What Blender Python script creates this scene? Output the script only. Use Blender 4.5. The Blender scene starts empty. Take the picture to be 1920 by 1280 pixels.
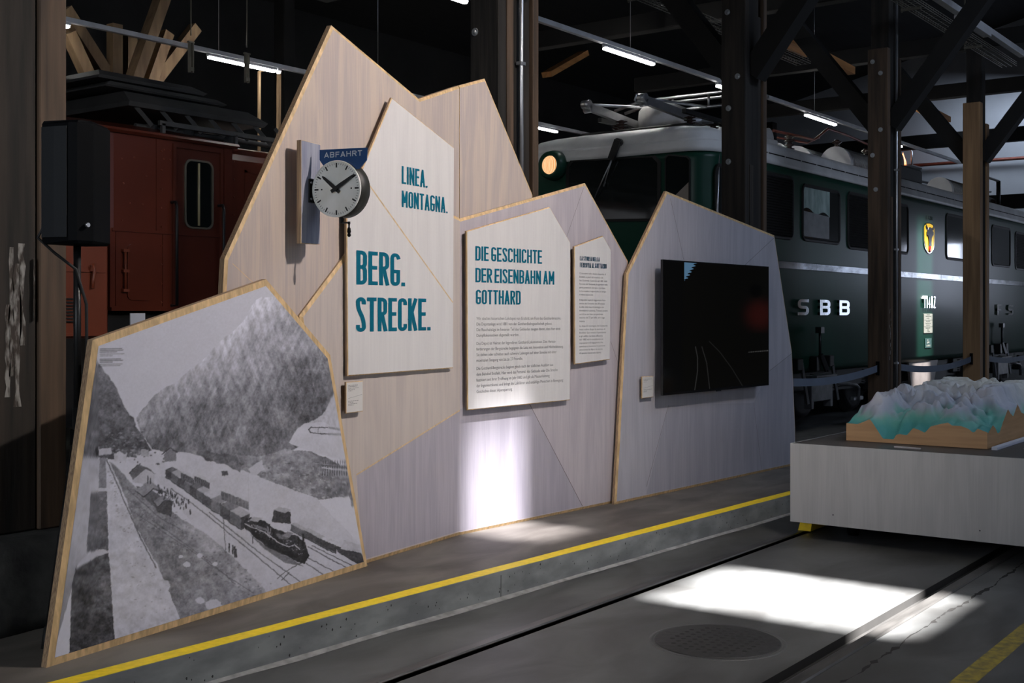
import bpy, math, random
import numpy as np
from mathutils import Vector, Matrix
random.seed(7)
sc = bpy.context.scene
COL = sc.collection
PI = math.pi
# ------------------------------------------------------------------ camera, world, lights, exposure
F_PX, CX, HY, CAMZ = 2270.0, 960.0, 590.0, 1.65      # focal length in px of the 1920x1280 frame, centre, horizon row, eye height
TH = math.radians(36.5)                               # the hall runs along +X; the camera looks 36.5 deg off it
CT, ST = math.cos(TH), math.sin(TH)
cam = bpy.data.cameras.new('camera')
cam.lens = 36.0 * F_PX / 1920.0
cam.sensor_width = 36.0
cam.sensor_fit = 'HORIZONTAL'
cam.shift_y = -(640.0 - HY) / 1920.0
cam.clip_end = 200
camo = bpy.data.objects.new('camera', cam)
COL.objects.link(camo)
camo.location = (0, 0, CAMZ)
camo.rotation_euler = (PI / 2, 0, TH - PI / 2)
sc.camera = camo
w = bpy.data.worlds.new('world')
sc.world = w
w.use_nodes = True
w.node_tree.nodes['Background'].inputs[0].default_value = (0.45, 0.6, 1.0, 1)
w.node_tree.nodes['Background'].inputs[1].default_value = 0.15
vs = sc.view_settings
vs.view_transform = 'Standard'
vs.look = 'None'
vs.gamma = 1
vs.use_curve_mapping = False
vs.exposure = 0.08


def lamp(name, kind, loc, energy, color, aim=None, **kw):
    l = bpy.data.lights.new(name, kind)
    l.energy = energy
    l.color = color
    for k, v in kw.items():
        setattr(l, k, v)
    o = bpy.data.objects.new(name, l)
    COL.objects.link(o)
    o.location = loc
    if aim is not None:
        d = Vector(aim) - Vector(loc)
        o.rotation_euler = d.to_track_quat('-Z', 'Y').to_euler()
    return o


SUN_EL = math.radians(65)
lamp('sun', 'SUN', (6, -6, 16), 76, (1.0, 0.975, 0.96), aim=(6, -6 + math.cos(SUN_EL), 16 - math.sin(SUN_EL)), angle=0.026)
# track spotlight over the visitors' side, aimed at the title board
lamp('spotlight', 'SPOT', (6.2, 1.0, 5.2), 800, (1.0, 0.90, 0.825), aim=(5.5, 5.05, 1.7), spot_size=math.radians(100), spot_blend=1.0, shadow_soft_size=0.05)
# added fills: long wall, near gable, right roof; daylight: far gate, end roof light
lamp('fill_long_wall', 'AREA', (9.5, -8.6, 4.2), 120, (0.68, 0.78, 1.0), aim=(9.5, 5, 2.0), shape='RECTANGLE', size=16, size_y=3.0)  # added general fill from behind the camera, no windows built here
lamp('fill_near_gable', 'AREA', (-5.6, 2.2, 4.0), 270, (0.86, 0.92, 1.0), aim=(6, 2.6, 1.6), shape='RECTANGLE', size=5, size_y=3.0)  # fill added to brighten the clock dial and plinth front
lamp('fill_roof_right', 'AREA', (13.5, -1.5, 9.0), 250, (0.66, 0.78, 1.0), aim=(13.0, 0.5, 0), shape='RECTANGLE', size=6, size_y=2.0)  # fill added from above for relief, plinth top and right floor
lamp('daylight_gate', 'AREA', (35.7, 3.1, 2.2), 75, (0.72, 0.80, 1.0), aim=(20, 3.1, 2.0), shape='RECTANGLE', size=1.5, size_y=3.0)
lamp('daylight_gate_slit', 'AREA', (35.7, 0.3, 2.2), 22, (0.62, 0.74, 1.0), aim=(20, 0.3, 2.0), shape='RECTANGLE', size=1.0, size_y=2.8)
lamp('daylight_roof', 'AREA', (34.6, 8.2, 7.6), 120, (0.70, 0.81, 1.0), aim=(36.0, 8.6, 5.0), shape='RECTANGLE', size=4.5, size_y=1.0)


# ------------------------------------------------------------------ pixel <-> world (the photograph was measured with these)
def ray(px, py):
    a = (px - CX) / F_PX
    return (CT + ST * a, ST - CT * a, (HY - py) / F_PX)


def atY(px, py, Y):
    r = ray(px, py); t = Y / r[1]
    return Vector((r[0] * t, Y, CAMZ + r[2] * t))


def atX(px, py, X):
    r = ray(px, py); t = X / r[0]
    return Vector((X, r[1] * t, CAMZ + r[2] * t))


def atZ(px, py, z):
    r = ray(px, py); t = (z - CAMZ) / r[2]
    return Vector((r[0] * t, r[1] * t, z))


class Plane:
    """a vertical plane through (x,y) running at angle phi from +X; offsets go towards the viewer"""
    def __init__(self, x, y, deg, off=0.0):
        self.a = math.radians(deg); self.deg = deg
        self.d = Vector((math.cos(self.a), math.sin(self.a), 0))
        self.n = Vector((math.sin(self.a), -math.cos(self.a), 0))
        self.p = Vector((x, y, 0)) + self.n * off

    def off(self, o):
        return Plane(self.p.x, self.p.y, self.deg, o)

    def px(self, px, py):
        """pixel -> (s, z) on the plane"""
        r = Vector(ray(px, py))
        t = self.p.dot(self.n) / (r.x * self.n.x + r.y * self.n.y)
        q = Vector((r.x * t, r.y * t, 0)) - self.p
        return (q.dot(self.d), CAMZ + r.z * t)

    def w(self, s, z, o=0.0):
        q = self.p + self.d * s + self.n * o
        return Vector((q.x, q.y, z))

    def pw(self, px, py):
        return self.w(*self.px(px, py))


def to_px(v):
    d = v.x * CT + v.y * ST
    return (CX + F_PX * (v.x * ST - v.y * CT) / d, HY - F_PX * (v.z - CAMZ) / d)


# ------------------------------------------------------------------ materials
def new_mat(name):
    m = bpy.data.materials.new(name); m.use_nodes = True
    nt = m.node_tree
    return m, nt, nt.nodes['Principled BSDF']


def mat(name, col, rough=0.6, metal=0.0, var=0.0, scale=(6, 6, 6), detail=4, col2=None, bump=0.0, spec=0.5, coat=0.0, emit=None, es=0.0, lo=0.35, hi=0.65, dist=0.0):
    m, nt, b = new_mat(name)
    b.inputs['Base Color'].default_value = (*col, 1)
    b.inputs['Roughness'].default_value = rough
    b.inputs['Metallic'].default_value = metal
    b.inputs['Specular IOR Level'].default_value = spec
    b.inputs['Coat Weight'].default_value = coat
    b.inputs['Coat Roughness'].default_value = 0.12
    if emit:
        b.inputs['Emission Color'].default_value = (*emit, 1)
        b.inputs['Emission Strength'].default_value = es
    if var or col2 or bump:
        tc = nt.nodes.new('ShaderNodeTexCoord')
        mp = nt.nodes.new('ShaderNodeMapping')
        mp.inputs['Scale'].default_value = scale
        nz = nt.nodes.new('ShaderNodeTexNoise')
        nz.inputs['Scale'].default_value = 1.0
        nz.inputs['Detail'].default_value = detail
        nz.inputs['Distortion'].default_value = dist
        nt.links.new(tc.outputs['Object'], mp.inputs['Vector'])
        nt.links.new(mp.outputs['Vector'], nz.inputs['Vector'])
        rp = nt.nodes.new('ShaderNodeValToRGB')
        c2 = col2 if col2 else tuple(c * (1 - var) for c in col)
        c1 = col if col2 else tuple(min(1, c * (1 + var)) for c in col)
        rp.color_ramp.elements[0].position = lo
        rp.color_ramp.elements[1].position = hi
        rp.color_ramp.elements[0].color = (*c2, 1)
        rp.color_ramp.elements[1].color = (*c1, 1)
        nt.links.new(nz.outputs['Fac'], rp.inputs['Fac'])
        nt.links.new(rp.outputs['Color'], b.inputs['Base Color'])
        if bump:
            bp = nt.nodes.new('ShaderNodeBump')
            bp.inputs['Strength'].default_value = bump
            bp.inputs['Distance'].default_value = 0.02
            nt.links.new(nz.outputs['Fac'], bp.inputs['Height'])
            nt.links.new(bp.outputs['Normal'], b.inputs['Normal'])
    return m


def stained(name, a, b_, rough=0.55):
    """white-stained veneer: upright grain with soft cathedral figure"""
    m, nt, b = new_mat(name)
    b.inputs['Roughness'].default_value = rough
    b.inputs['Specular IOR Level'].default_value = 0.3
    tc = nt.nodes.new('ShaderNodeTexCoord')
    def nz(scale, detail, dist):
        mp = nt.nodes.new('ShaderNodeMapping'); mp.inputs['Scale'].default_value = scale
        n = nt.nodes.new('ShaderNodeTexNoise'); n.inputs['Scale'].default_value = 1; n.inputs['Detail'].default_value = detail
        n.inputs['Distortion'].default_value = dist
        nt.links.new(tc.outputs['Object'], mp.inputs['Vector']); nt.links.new(mp.outputs['Vector'], n.inputs['Vector'])
        return n
    fine = nz((90, 90, 3.0), 3, 0.2)
    broad = nz((5.0, 5.0, 0.55), 4, 2.2)
    ad = nt.nodes.new('ShaderNodeMath'); ad.operation = 'MULTIPLY_ADD'
    ad.inputs[1].default_value = 0.38
    nt.links.new(fine.outputs['Fac'], ad.inputs[0])
    mu = nt.nodes.new('ShaderNodeMath'); mu.operation = 'MULTIPLY'; mu.inputs[1].default_value = 0.62
    nt.links.new(broad.outputs['Fac'], mu.inputs[0]); nt.links.new(mu.outputs[0], ad.inputs[2])
    rp = nt.nodes.new('ShaderNodeValToRGB')
    rp.color_ramp.elements[0].position = 0.40; rp.color_ramp.elements[1].position = 0.60
    rp.color_ramp.elements[0].color = (*a, 1); rp.color_ramp.elements[1].color = (*b_, 1)
    nt.links.new(ad.outputs[0], rp.inputs['Fac']); nt.links.new(rp.outputs['Color'], b.inputs['Base Color'])
    return m


def vcol_mat(name, rough=0.5, emit=0.0, spec=0.3):
    m, nt, b = new_mat(name)
    at = nt.nodes.new('ShaderNodeVertexColor'); at.layer_name = 'Col'
    b.inputs['Roughness'].default_value = rough
    b.inputs['Specular IOR Level'].default_value = spec
    if emit:
        b.inputs['Base Color'].default_value = (0.004, 0.004, 0.004, 1)
        nt.links.new(at.outputs['Color'], b.inputs['Emission Color'])
        b.inputs['Emission Strength'].default_value = emit
    else:
        nt.links.new(at.outputs['Color'], b.inputs['Base Color'])
    return m


def emitter(name, col, s):
    m, nt, b = new_mat(name)
    b.inputs['Base Color'].default_value = (0.8, 0.8, 0.8, 1)
    b.inputs['Emission Color'].default_value = (*col, 1)
    b.inputs['Emission Strength'].default_value = s
    return m


M = {}
M['stain_warm'] = stained('stained_veneer_warm', (0.45, 0.385, 0.365), (0.57, 0.475, 0.41))
M['stain_pale'] = stained('stained_veneer_pale', (0.50, 0.44, 0.42), (0.58, 0.51, 0.47))
M['stain_lilac'] = stained('stained_veneer_lilac', (0.46, 0.42, 0.46), (0.55, 0.50, 0.53))
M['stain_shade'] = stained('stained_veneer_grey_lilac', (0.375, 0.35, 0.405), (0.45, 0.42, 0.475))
M['stain_grey'] = stained('stained_veneer_grey', (0.42, 0.41, 0.46), (0.49, 0.475, 0.525))
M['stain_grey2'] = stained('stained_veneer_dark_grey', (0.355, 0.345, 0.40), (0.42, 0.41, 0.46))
M['stain_blue'] = stained('stained_veneer_blue_grey', (0.22, 0.235, 0.32), (0.36, 0.37, 0.44))
M['white_board'] = stained('white_lacquered_veneer', (0.66, 0.64, 0.64), (0.71, 0.69, 0.685), 0.5)
M['ply'] = mat('bare_plywood', (0.62, 0.43, 0.22), 0.6, var=0.22, scale=(40, 40, 10), detail=3)
M['ply_edge'] = mat('plywood_edge', (0.46, 0.31, 0.18), 0.65, col2=(0.22, 0.14, 0.09), scale=(260, 260, 4), detail=1)
M['seam'] = mat('pale_bevel_seam', (0.66, 0.49, 0.29), 0.6, var=0.15, scale=(40, 40, 12))
M['seam_dark'] = mat('dark_butt_joint', (0.17, 0.14, 0.14), 0.7, var=0.1)
M['teal'] = mat('teal_print', (0.001, 0.128, 0.205), 0.5, var=0.03, spec=0.2)
M['teal_dark'] = mat('dark_teal_print', (0.012, 0.06, 0.10), 0.5, var=0.03)
M['ink'] = mat('grey_print', (0.20, 0.20, 0.205), 0.6, var=0.03)
M['paper'] = mat('white_card', (0.66, 0.64, 0.62), 0.6, var=0.02)
M['concrete_floor'] = mat('worn_concrete_floor', (0.105, 0.108, 0.108), 0.45, col2=(0.046, 0.046, 0.045), scale=(1.6, 3.2, 1.3), detail=12, bump=0.2, lo=0.36, hi=0.68, dist=0.6)
M['concrete_slab'] = mat('brown_grey_concrete_slab', (0.165, 0.15, 0.132), 0.6, col2=(0.075, 0.064, 0.055), scale=(1.6, 3.4, 2), detail=12, bump=0.2, lo=0.36, hi=0.68, dist=0.6)
M['kerb'] = mat('cast_concrete_kerb', (0.235, 0.25, 0.25), 0.7, col2=(0.14, 0.15, 0.152), scale=(4, 4, 9), detail=8, bump=0.15)
M['kerb_pit'] = mat('dark_pit', (0.025, 0.025, 0.025), 0.9, var=0.1)
M['efflo'] = mat('pale_mortar', (0.24, 0.24, 0.24), 0.8, var=0.25, scale=(14, 14, 14))
M['yellow'] = mat('yellow_paint', (0.90, 0.65, 0.014), 0.55, var=0.08, scale=(30, 30, 30))
M['yellow_worn'] = mat('worn_yellow_paint', (0.36, 0.27, 0.03), 0.6, col2=(0.15, 0.125, 0.04), scale=(22, 22, 22), detail=6)
M['steel_rail'] = mat('rail_steel', (0.13, 0.125, 0.12), 0.38, 0.75, var=0.25, scale=(3, 20, 20))
M['rust_black'] = mat('dark_groove', (0.012, 0.011, 0.01), 0.9, var=0.2)
M['iron'] = mat('cast_iron', (0.045, 0.045, 0.045), 0.55, 0.5, var=0.2, scale=(30, 30, 30), bump=0.2)
M['old_wood'] = mat('old_dark_timber', (0.034, 0.0255, 0.0195), 0.8, col2=(0.009, 0.0075, 0.006), scale=(16, 16, 1.1), detail=7, bump=0.4)
M['core_wood'] = mat('blackened_timber', (0.022, 0.018, 0.015), 0.85, col2=(0.005, 0.0045, 0.004), scale=(14, 14, 1.0), detail=6, bump=0.4)
M['brown_wood'] = mat('brown_timber', (0.115, 0.072, 0.044), 0.75, col2=(0.04, 0.026, 0.017), scale=(14, 14, 0.9), detail=7, bump=0.3)
M['new_wood'] = mat('new_light_timber', (0.36, 0.215, 0.105), 0.7, col2=(0.22, 0.125, 0.06), scale=(14, 14, 0.8), detail=6, bump=0.2)
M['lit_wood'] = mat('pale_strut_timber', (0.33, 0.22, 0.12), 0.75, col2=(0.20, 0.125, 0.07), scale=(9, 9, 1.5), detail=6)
M['orange_lit_wood'] = mat('timber_with_orange_light', (0.62, 0.29, 0.10), 0.75, col2=(0.42, 0.19, 0.065), scale=(1.5, 9, 9), detail=6)  # glow of lit brown timber put into the base colour
M['beam'] = mat('dark_beam', (0.005, 0.0045, 0.004), 0.85, var=0.3, scale=(3, 3, 3))  # near-black timber tone, slightly varied
M['smear'] = mat('white_paint_smear', (0.30, 0.285, 0.265), 0.8, col2=(0.05, 0.038, 0.03), scale=(40, 40, 12), detail=6, lo=0.42, hi=0.6)
M['galv'] = mat('galvanised_steel', (0.55, 0.56, 0.58), 0.35, 0.9, var=0.08)
M['bolt'] = mat('zinc_bolt', (0.5, 0.52, 0.54), 0.4, 0.8, var=0.1, scale=(50, 50, 50))
M['black_plastic'] = mat('black_plastic', (0.0025, 0.003, 0.004), 0.6, var=0.1, spec=0.08)
M['black_grille'] = mat('black_speaker_grille', (0.006, 0.008, 0.011), 0.7, var=0.2, scale=(300, 300, 300), detail=1)
M['black_metal'] = mat('black_painted_metal', (0.014, 0.014, 0.015), 0.4, 0.3, var=0.1)
M['green_paint'] = mat('bottle_green_enamel', (0.0115, 0.056, 0.037), 0.34, var=0.10, scale=(1.2, 1.2, 1.2), coat=0.03, spec=0.22)
M['roof_grey'] = mat('aluminium_grey_paint', (0.74, 0.74, 0.74), 0.5, 0.0, var=0.10, scale=(2, 2, 2))
M['roof_gap'] = mat('black_gap', (0.006, 0.006, 0.006), 0.9, var=0.1)
M['chrome'] = mat('polished_chrome', (0.75, 0.75, 0.74), 0.12, 1.0, var=0.04, scale=(5, 5, 5), bump=0.05)
M['strip'] = mat('bright_metal_strip', (0.55, 0.56, 0.58), 0.2, 0.95, col2=(0.16, 0.17, 0.18), scale=(1.6, 3, 5), detail=6, bump=0.5)
M['glass_dark'] = mat('dark_window_glass', (0.010, 0.013, 0.013), 0.06, 0.0, var=0.2, scale=(2, 2, 2), coat=0.6, bump=0.03)
M['rubber'] = mat('black_rubber', (0.008, 0.008, 0.008), 0.6, var=0.1)
M['loco_black'] = mat('underframe_black', (0.010, 0.010, 0.010), 0.6, 0.1, var=0.3, scale=(4, 4, 4))
M['step_grey'] = mat('grey_painted_steel', (0.16, 0.16, 0.165), 0.5, 0.3, var=0.2, scale=(8, 8, 8))
M['beige_box'] = mat('beige_steel_cover', (0.33, 0.29, 0.26), 0.5, 0.1, var=0.1)
M['plate'] = mat('cream_label_plate', (0.42, 0.42, 0.34), 0.5, 0.2, var=0.08, scale=(20, 20, 20))
M['plate_dark'] = mat('engraved_dark_print', (0.10, 0.12, 0.09), 0.6, var=0.1)
M['crest_yellow'] = mat('crest_yellow_enamel', (0.78, 0.50, 0.01), 0.3, var=0.05, coat=0.4)
M['crest_black'] = mat('crest_black_enamel', (0.010, 0.010, 0.012), 0.3, var=0.1, coat=0.4)
M['crest_red'] = mat('crest_red_enamel', (0.50, 0.03, 0.015), 0.3, var=0.1, coat=0.4)
M['red_paint'] = mat('oxide_brown_enamel', (0.125, 0.026, 0.013), 0.28, var=0.08, scale=(2, 2, 2), coat=0.5)
M['red_paint2'] = mat('oxide_red_enamel', (0.22, 0.052, 0.024), 0.4, var=0.08, scale=(2, 2, 2), coat=0.2)
M['roof_dark'] = mat('charcoal_roof_paint', (0.060, 0.060, 0.060), 0.55, var=0.15, scale=(3, 3, 3))
M['brass'] = mat('bright_window_frame', (0.42, 0.37, 0.28), 0.3, 0.8, var=0.08)
M['cream'] = mat('cream_rod', (0.62, 0.52, 0.30), 0.5, var=0.05)
M['copper'] = mat('red_oxide_busbar', (0.20, 0.06, 0.04), 0.45, 0.4, var=0.2)
M['porcelain'] = mat('brown_porcelain', (0.05, 0.03, 0.025), 0.2, var=0.1, coat=0.6)
M['pale_tank'] = mat('pale_roof_casing', (0.42, 0.41, 0.40), 0.5, var=0.1)
M['headlamp'] = emitter('warm_headlamp_lens', (1.0, 0.50, 0.17), 1.05)
M['led'] = emitter('led_diffuser', (1.0, 0.98, 0.94), 55.0)
M['trunk'] = mat('grey_light_trunking', (0.60, 0.61, 0.64), 0.45, 0.1, var=0.08)
M['tray'] = mat('wire_tray_steel', (0.17, 0.16, 0.13), 0.5, 0.5, var=0.15)
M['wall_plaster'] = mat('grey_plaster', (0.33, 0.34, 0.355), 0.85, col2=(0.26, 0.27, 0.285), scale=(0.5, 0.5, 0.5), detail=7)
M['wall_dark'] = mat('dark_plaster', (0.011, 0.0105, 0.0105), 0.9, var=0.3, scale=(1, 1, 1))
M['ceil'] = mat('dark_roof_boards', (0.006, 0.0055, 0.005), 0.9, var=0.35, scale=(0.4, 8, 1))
M['dimming_glass'] = None
M['belt'] = mat('grey_blue_barrier_belt', (0.13, 0.16, 0.22), 0.7, var=0.06)
M['plinth_white'] = stained('white_stained_plinth', (0.37, 0.37, 0.37), (0.42, 0.42, 0.42))
M['plinth_top'] = mat('dark_grey_table_top', (0.075, 0.068, 0.064), 0.5, var=0.10, scale=(4, 4, 4))
M['relief_wood'] = mat('oiled_beech_side', (0.58, 0.35, 0.17), 0.5, col2=(0.48, 0.28, 0.13), scale=(2, 2, 30), detail=5)
M['relief'] = vcol_mat('painted_relief', 0.6)
M['clock_white'] = mat('aged_white_enamel', (0.84, 0.84, 0.81), 0.4, col2=(0.74, 0.74, 0.69), scale=(9, 9, 9), detail=5)
M['clock_case'] = mat('olive_grey_case', (0.022, 0.022, 0.017), 0.5, 0.1, var=0.15, scale=(14, 14, 14))
M['sign_blue'] = mat('blue_enamel', (0.012, 0.065, 0.20), 0.35, var=0.06, coat=0.3)
M['sign_white'] = mat('white_enamel_letters', (0.62, 0.65, 0.70), 0.4, var=0.03)
M['stone'] = mat('rough_footing_stone', (0.075, 0.075, 0.07), 0.85, col2=(0.03, 0.03, 0.03), scale=(7, 7, 7), detail=9, bump=0.7)
M['tv_black'] = mat('gloss_black_bezel', (0.008, 0.008, 0.009), 0.2, var=0.1)
M['tv_side'] = mat('matt_black_housing', (0.016, 0.017, 0.02), 0.5, var=0.1)
M['mural'] = vcol_mat('printed_photograph', 0.5)
M['screen'] = vcol_mat('screen_picture_with_reflections', 0.12, 1.0, 0.5)
M['pinkcard'] = mat('pale_card', (0.50, 0.46, 0.45), 0.6, var=0.04)
M['white_strip'] = mat('white_edging', (0.62, 0.64, 0.72), 0.5, var=0.04)
m_, nt_, b_ = new_mat('dimming_glass')  # tinted glass for unseen panes, made to weaken the sun
tr_ = nt_.nodes.new('ShaderNodeBsdfTransparent'); tr_.inputs[0].default_value = (0.33, 0.33, 0.35, 1)
nz_ = nt_.nodes.new('ShaderNodeTexNoise'); nz_.inputs['Scale'].default_value = 3
mx_ = nt_.nodes.new('ShaderNodeMixShader'); mx_.inputs[0].default_value = 0.35
nt_.links.new(nz_.outputs['Color'], b_.inputs['Base Color'])
nt_.links.new(tr_.outputs[0], mx_.inputs[1]); nt_.links.new(b_.outputs[0], mx_.inputs[2])
nt_.links.new(mx_.outputs[0], nt_.nodes['Material Output'].inputs[0])
M['dimming_glass'] = m_

m_, nt_, b_ = new_mat('ribbed_headlamp_glass')
tc_ = nt_.nodes.new('ShaderNodeTexCoord'); wv_ = nt_.nodes.new('ShaderNodeTexWave'); wv_.bands_direction = 'Y'; wv_.inputs['Scale'].default_value = 14; wv_.inputs['Distortion'].default_value = 1.5
rp_ = nt_.nodes.new('ShaderNodeValToRGB'); rp_.color_ramp.elements[0].color = (0.75, 0.27, 0.06, 1); rp_.color_ramp.elements[1].color = (1.0, 0.72, 0.42, 1)
nt_.links.new(tc_.outputs['Object'], wv_.inputs['Vector']); nt_.links.new(wv_.outputs['Fac'], rp_.inputs['Fac']); nt_.links.new(rp_.outputs['Color'], b_.inputs['Emission Color'])
b_.inputs['Emission Strength'].default_value = 1.05; b_.inputs['Base Color'].default_value = (.3, .2, .1, 1)
M['headlamp'] = m_

# ------------------------------------------------------------------ builders
LOC = {}


def thing(name, label, cat, loc, group=None):
    o = bpy.data.objects.new(name, None)
    o.empty_display_size = 0.1
    COL.objects.link(o)
    o.location = loc
    LOC[o.name] = Vector(loc)
    o['label'] = label; o['category'] = cat
    if group:
        o['group'] = group
    return o


class MB:
    def __init__(self):
        self.v = []; self.f = []; self.m = []; self.s = []

    def add(self, vs, fs, mi=0, smooth=False):
        n = len(self.v)
        self.v += [Vector(q) for q in vs]
        for f in fs:
            self.f.append([i + n for i in f]); self.m.append(mi); self.s.append(smooth)
        return self

    def box(self, a, b, mi=0):
        x0, y0, z0 = a; x1, y1, z1 = b
        x0, x1 = min(x0, x1), max(x0, x1); y0, y1 = min(y0, y1), max(y0, y1); z0, z1 = min(z0, z1), max(z0, z1)
        return self.add([(x0, y0, z0), (x1, y0, z0), (x1, y1, z0), (x0, y1, z0), (x0, y0, z1), (x1, y0, z1), (x1, y1, z1), (x0, y1, z1)],
                        [(3, 2, 1, 0), (4, 5, 6, 7), (0, 1, 5, 4), (1, 2, 6, 5), (2, 3, 7, 6), (3, 0, 4, 7)], mi)

    def cbox(self, a, b, c, mi=0):
        """box with chamfered edges"""
        x0, y0, z0 = [min(p, q) for p, q in zip(a, b)]; x1, y1, z1 = [max(p, q) for p, q in zip(a, b)]
        def ring(z, i):
            return [(x0 + c * (i + 1), y0 + c * i, z), (x1 - c * (i + 1), y0 + c * i, z), (x1 - c * i, y0 + c * (i + 1), z), (x1 - c * i, y1 - c * (i + 1), z),
                    (x1 - c * (i + 1), y1 - c * i, z), (x0 + c * (i + 1), y1 - c * i, z), (x0 + c * i, y1 - c * (i + 1), z), (x0 + c * i, y0 + c * (i + 1), z)]
        return self.loft([ring(z0, 1), ring(z0 + c, 0), ring(z1 - c, 0), ring(z1, 1)], mi)

    def loft(self, rings, mi=0, smooth=False, caps=True):
        n = len(rings[0])
        vs = [p for r in rings for p in r]
        fs = []
        for k in range(len(rings) - 1):
            for i in range(n):
                j = (i + 1) % n
                fs.append((k * n + i, k * n + j, (k + 1) * n + j, (k + 1) * n + i))
        self.add(vs, fs, mi, smooth)
        if caps:
            self.add(rings[0], [tuple(reversed(range(n)))], mi)
            self.add(rings[-1], [tuple(range(n))], mi)
        return self

    def obox(self, p0, p1, w, h, mi=0, up=(0, 0, 1)):
        """bar of section w x h between two points"""
        p0 = Vector(p0); p1 = Vector(p1)
        d = (p1 - p0).normalized(); u = Vector(up)
        if abs(d.dot(u)) > 0.99:
            u = Vector((0, 1, 0))
        a = d.cross(u).normalized(); b = a.cross(d).normalized()
        r = lambda p: [p - a * w / 2 - b * h / 2, p + a * w / 2 - b * h / 2, p + a * w / 2 + b * h / 2, p - a * w / 2 + b * h / 2]
        return self.loft([r(p0), r(p1)], mi)

    def tube(self, p0, p1, r, n=12, mi=0, r2=None, smooth=True):
        p0 = Vector(p0); p1 = Vector(p1); r2 = r if r2 is None else r2
        d = (p1 - p0).normalized(); u = Vector((0, 0, 1)) if abs(d.z) < 0.95 else Vector((1, 0, 0))
        a = d.cross(u).normalized(); b = d.cross(a).normalized()
        rg = lambda p, q: [p + (a * math.cos(t * 2 * PI / n) - b * math.sin(t * 2 * PI / n)) * q for t in range(n)]
        R0, R1 = rg(p0, r), rg(p1, r2)
        self.loft([R0, R1], mi, smooth, caps=False)
        self.add(R0, [tuple(reversed(range(n)))], mi); self.add(R1, [tuple(range(n))], mi)
        return self

    def path(self, pts, r, n=8, mi=0):
        pts = [Vector(p) for p in pts]
        rings = []; a = None
        for i, p in enumerate(pts):
            d = (pts[min(i + 1, len(pts) - 1)] - pts[max(i - 1, 0)]).normalized()
            if a is None:
                u = Vector((0, 0, 1)) if abs(d.z) < 0.95 else Vector((1, 0, 0)); a = d.cross(u).normalized()
            a = (a - d * a.dot(d)).normalized(); b = d.cross(a)
            rr_ = r[i] if isinstance(r, (list, tuple)) else r
            rings.append([p + (a * math.cos(t * 2 * PI / n) + b * math.sin(t * 2 * PI / n)) * rr_ for t in range(n)])
        return self.loft(rings, mi, True)

    def revolve(self, c, axis, prof, n=24, mi=0, smooth=True):
        """prof: list of (distance along axis, radius)"""
        c = Vector(c); d = Vector(axis).normalized()
        u = Vector((0, 0, 1)) if abs(d.z) < 0.95 else Vector((1, 0, 0))
        a = d.cross(u).normalized(); b = d.cross(a)
        rings = [[c + d * h + (a * math.cos(t * 2 * PI / n) + b * math.sin(t * 2 * PI / n)) * max(q, 1e-4) for t in range(n)] for h, q in prof]
        return self.loft(rings, mi, smooth)

    def build(self, name, mats, parent=None, loc=None, label=None, cat=None, group=None, kind=None, fix=True):
        me = bpy.data.meshes.new(name)
        org = LOC[parent.name] if parent is not None else Vector(loc if loc is not None else (0, 0, 0))
        me.from_pydata([tuple(q - org) for q in self.v], [], self.f)
        if not isinstance(mats, (list, tuple)):
            mats = [mats]
        for q in mats:
            me.materials.append(M[q] if isinstance(q, str) else q)
        me.polygons.foreach_set('material_index', self.m)
        me.polygons.foreach_set('use_smooth', self.s)
        me.update()
        if fix:
            import bmesh
            bm = bmesh.new(); bm.from_mesh(me)
            bmesh.ops.remove_doubles(bm, verts=bm.verts, dist=1e-5)
            bmesh.ops.recalc_face_normals(bm, faces=bm.faces)
            bm.to_mesh(me); bm.free()
        o = bpy.data.objects.new(name, me)
        COL.objects.link(o)
        if parent is not None:
            o.parent = parent
        else:
            o.location = org
        LOC[o.name] = org
        if label: o['label'] = label
        if cat: o['category'] = cat
        if group: o['group'] = group
        if kind: o['kind'] = kind
        return o


def inset(poly, d):
    """offset a simple polygon (list of 2D) inwards"""
    n = len(poly)
    area = sum(poly[i][0] * poly[(i + 1) % n][1] - poly[(i + 1) % n][0] * poly[i][1] for i in range(n)) / 2
    sg = 1 if area > 0 else -1
    out = []
    ds = list(d) if isinstance(d, (list, tuple)) else [d] * n
    for i in range(n):
        p0, p1, p2 = poly[i - 1], poly[i], poly[(i + 1) % n]
        def nrm(a, b):
            dx, dy = b[0] - a[0], b[1] - a[1]; l = math.hypot(dx, dy)
            return (-dy / l * sg, dx / l * sg)
        n1, n2 = nrm(p0, p1), nrm(p1, p2)
        a_, b_ = ds[i - 1], ds[i]
        det = n1[0] * n2[1] - n1[1] * n2[0]
        if abs(det) < 1e-3:
            out.append((p1[0] + n1[0] * a_, p1[1] + n1[1] * a_))
        else:
            out.append((p1[0] + (a_ * n2[1] - b_ * n1[1]) / det, p1[1] + (b_ * n1[0] - a_ * n2[0]) / det))
    return out


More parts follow.
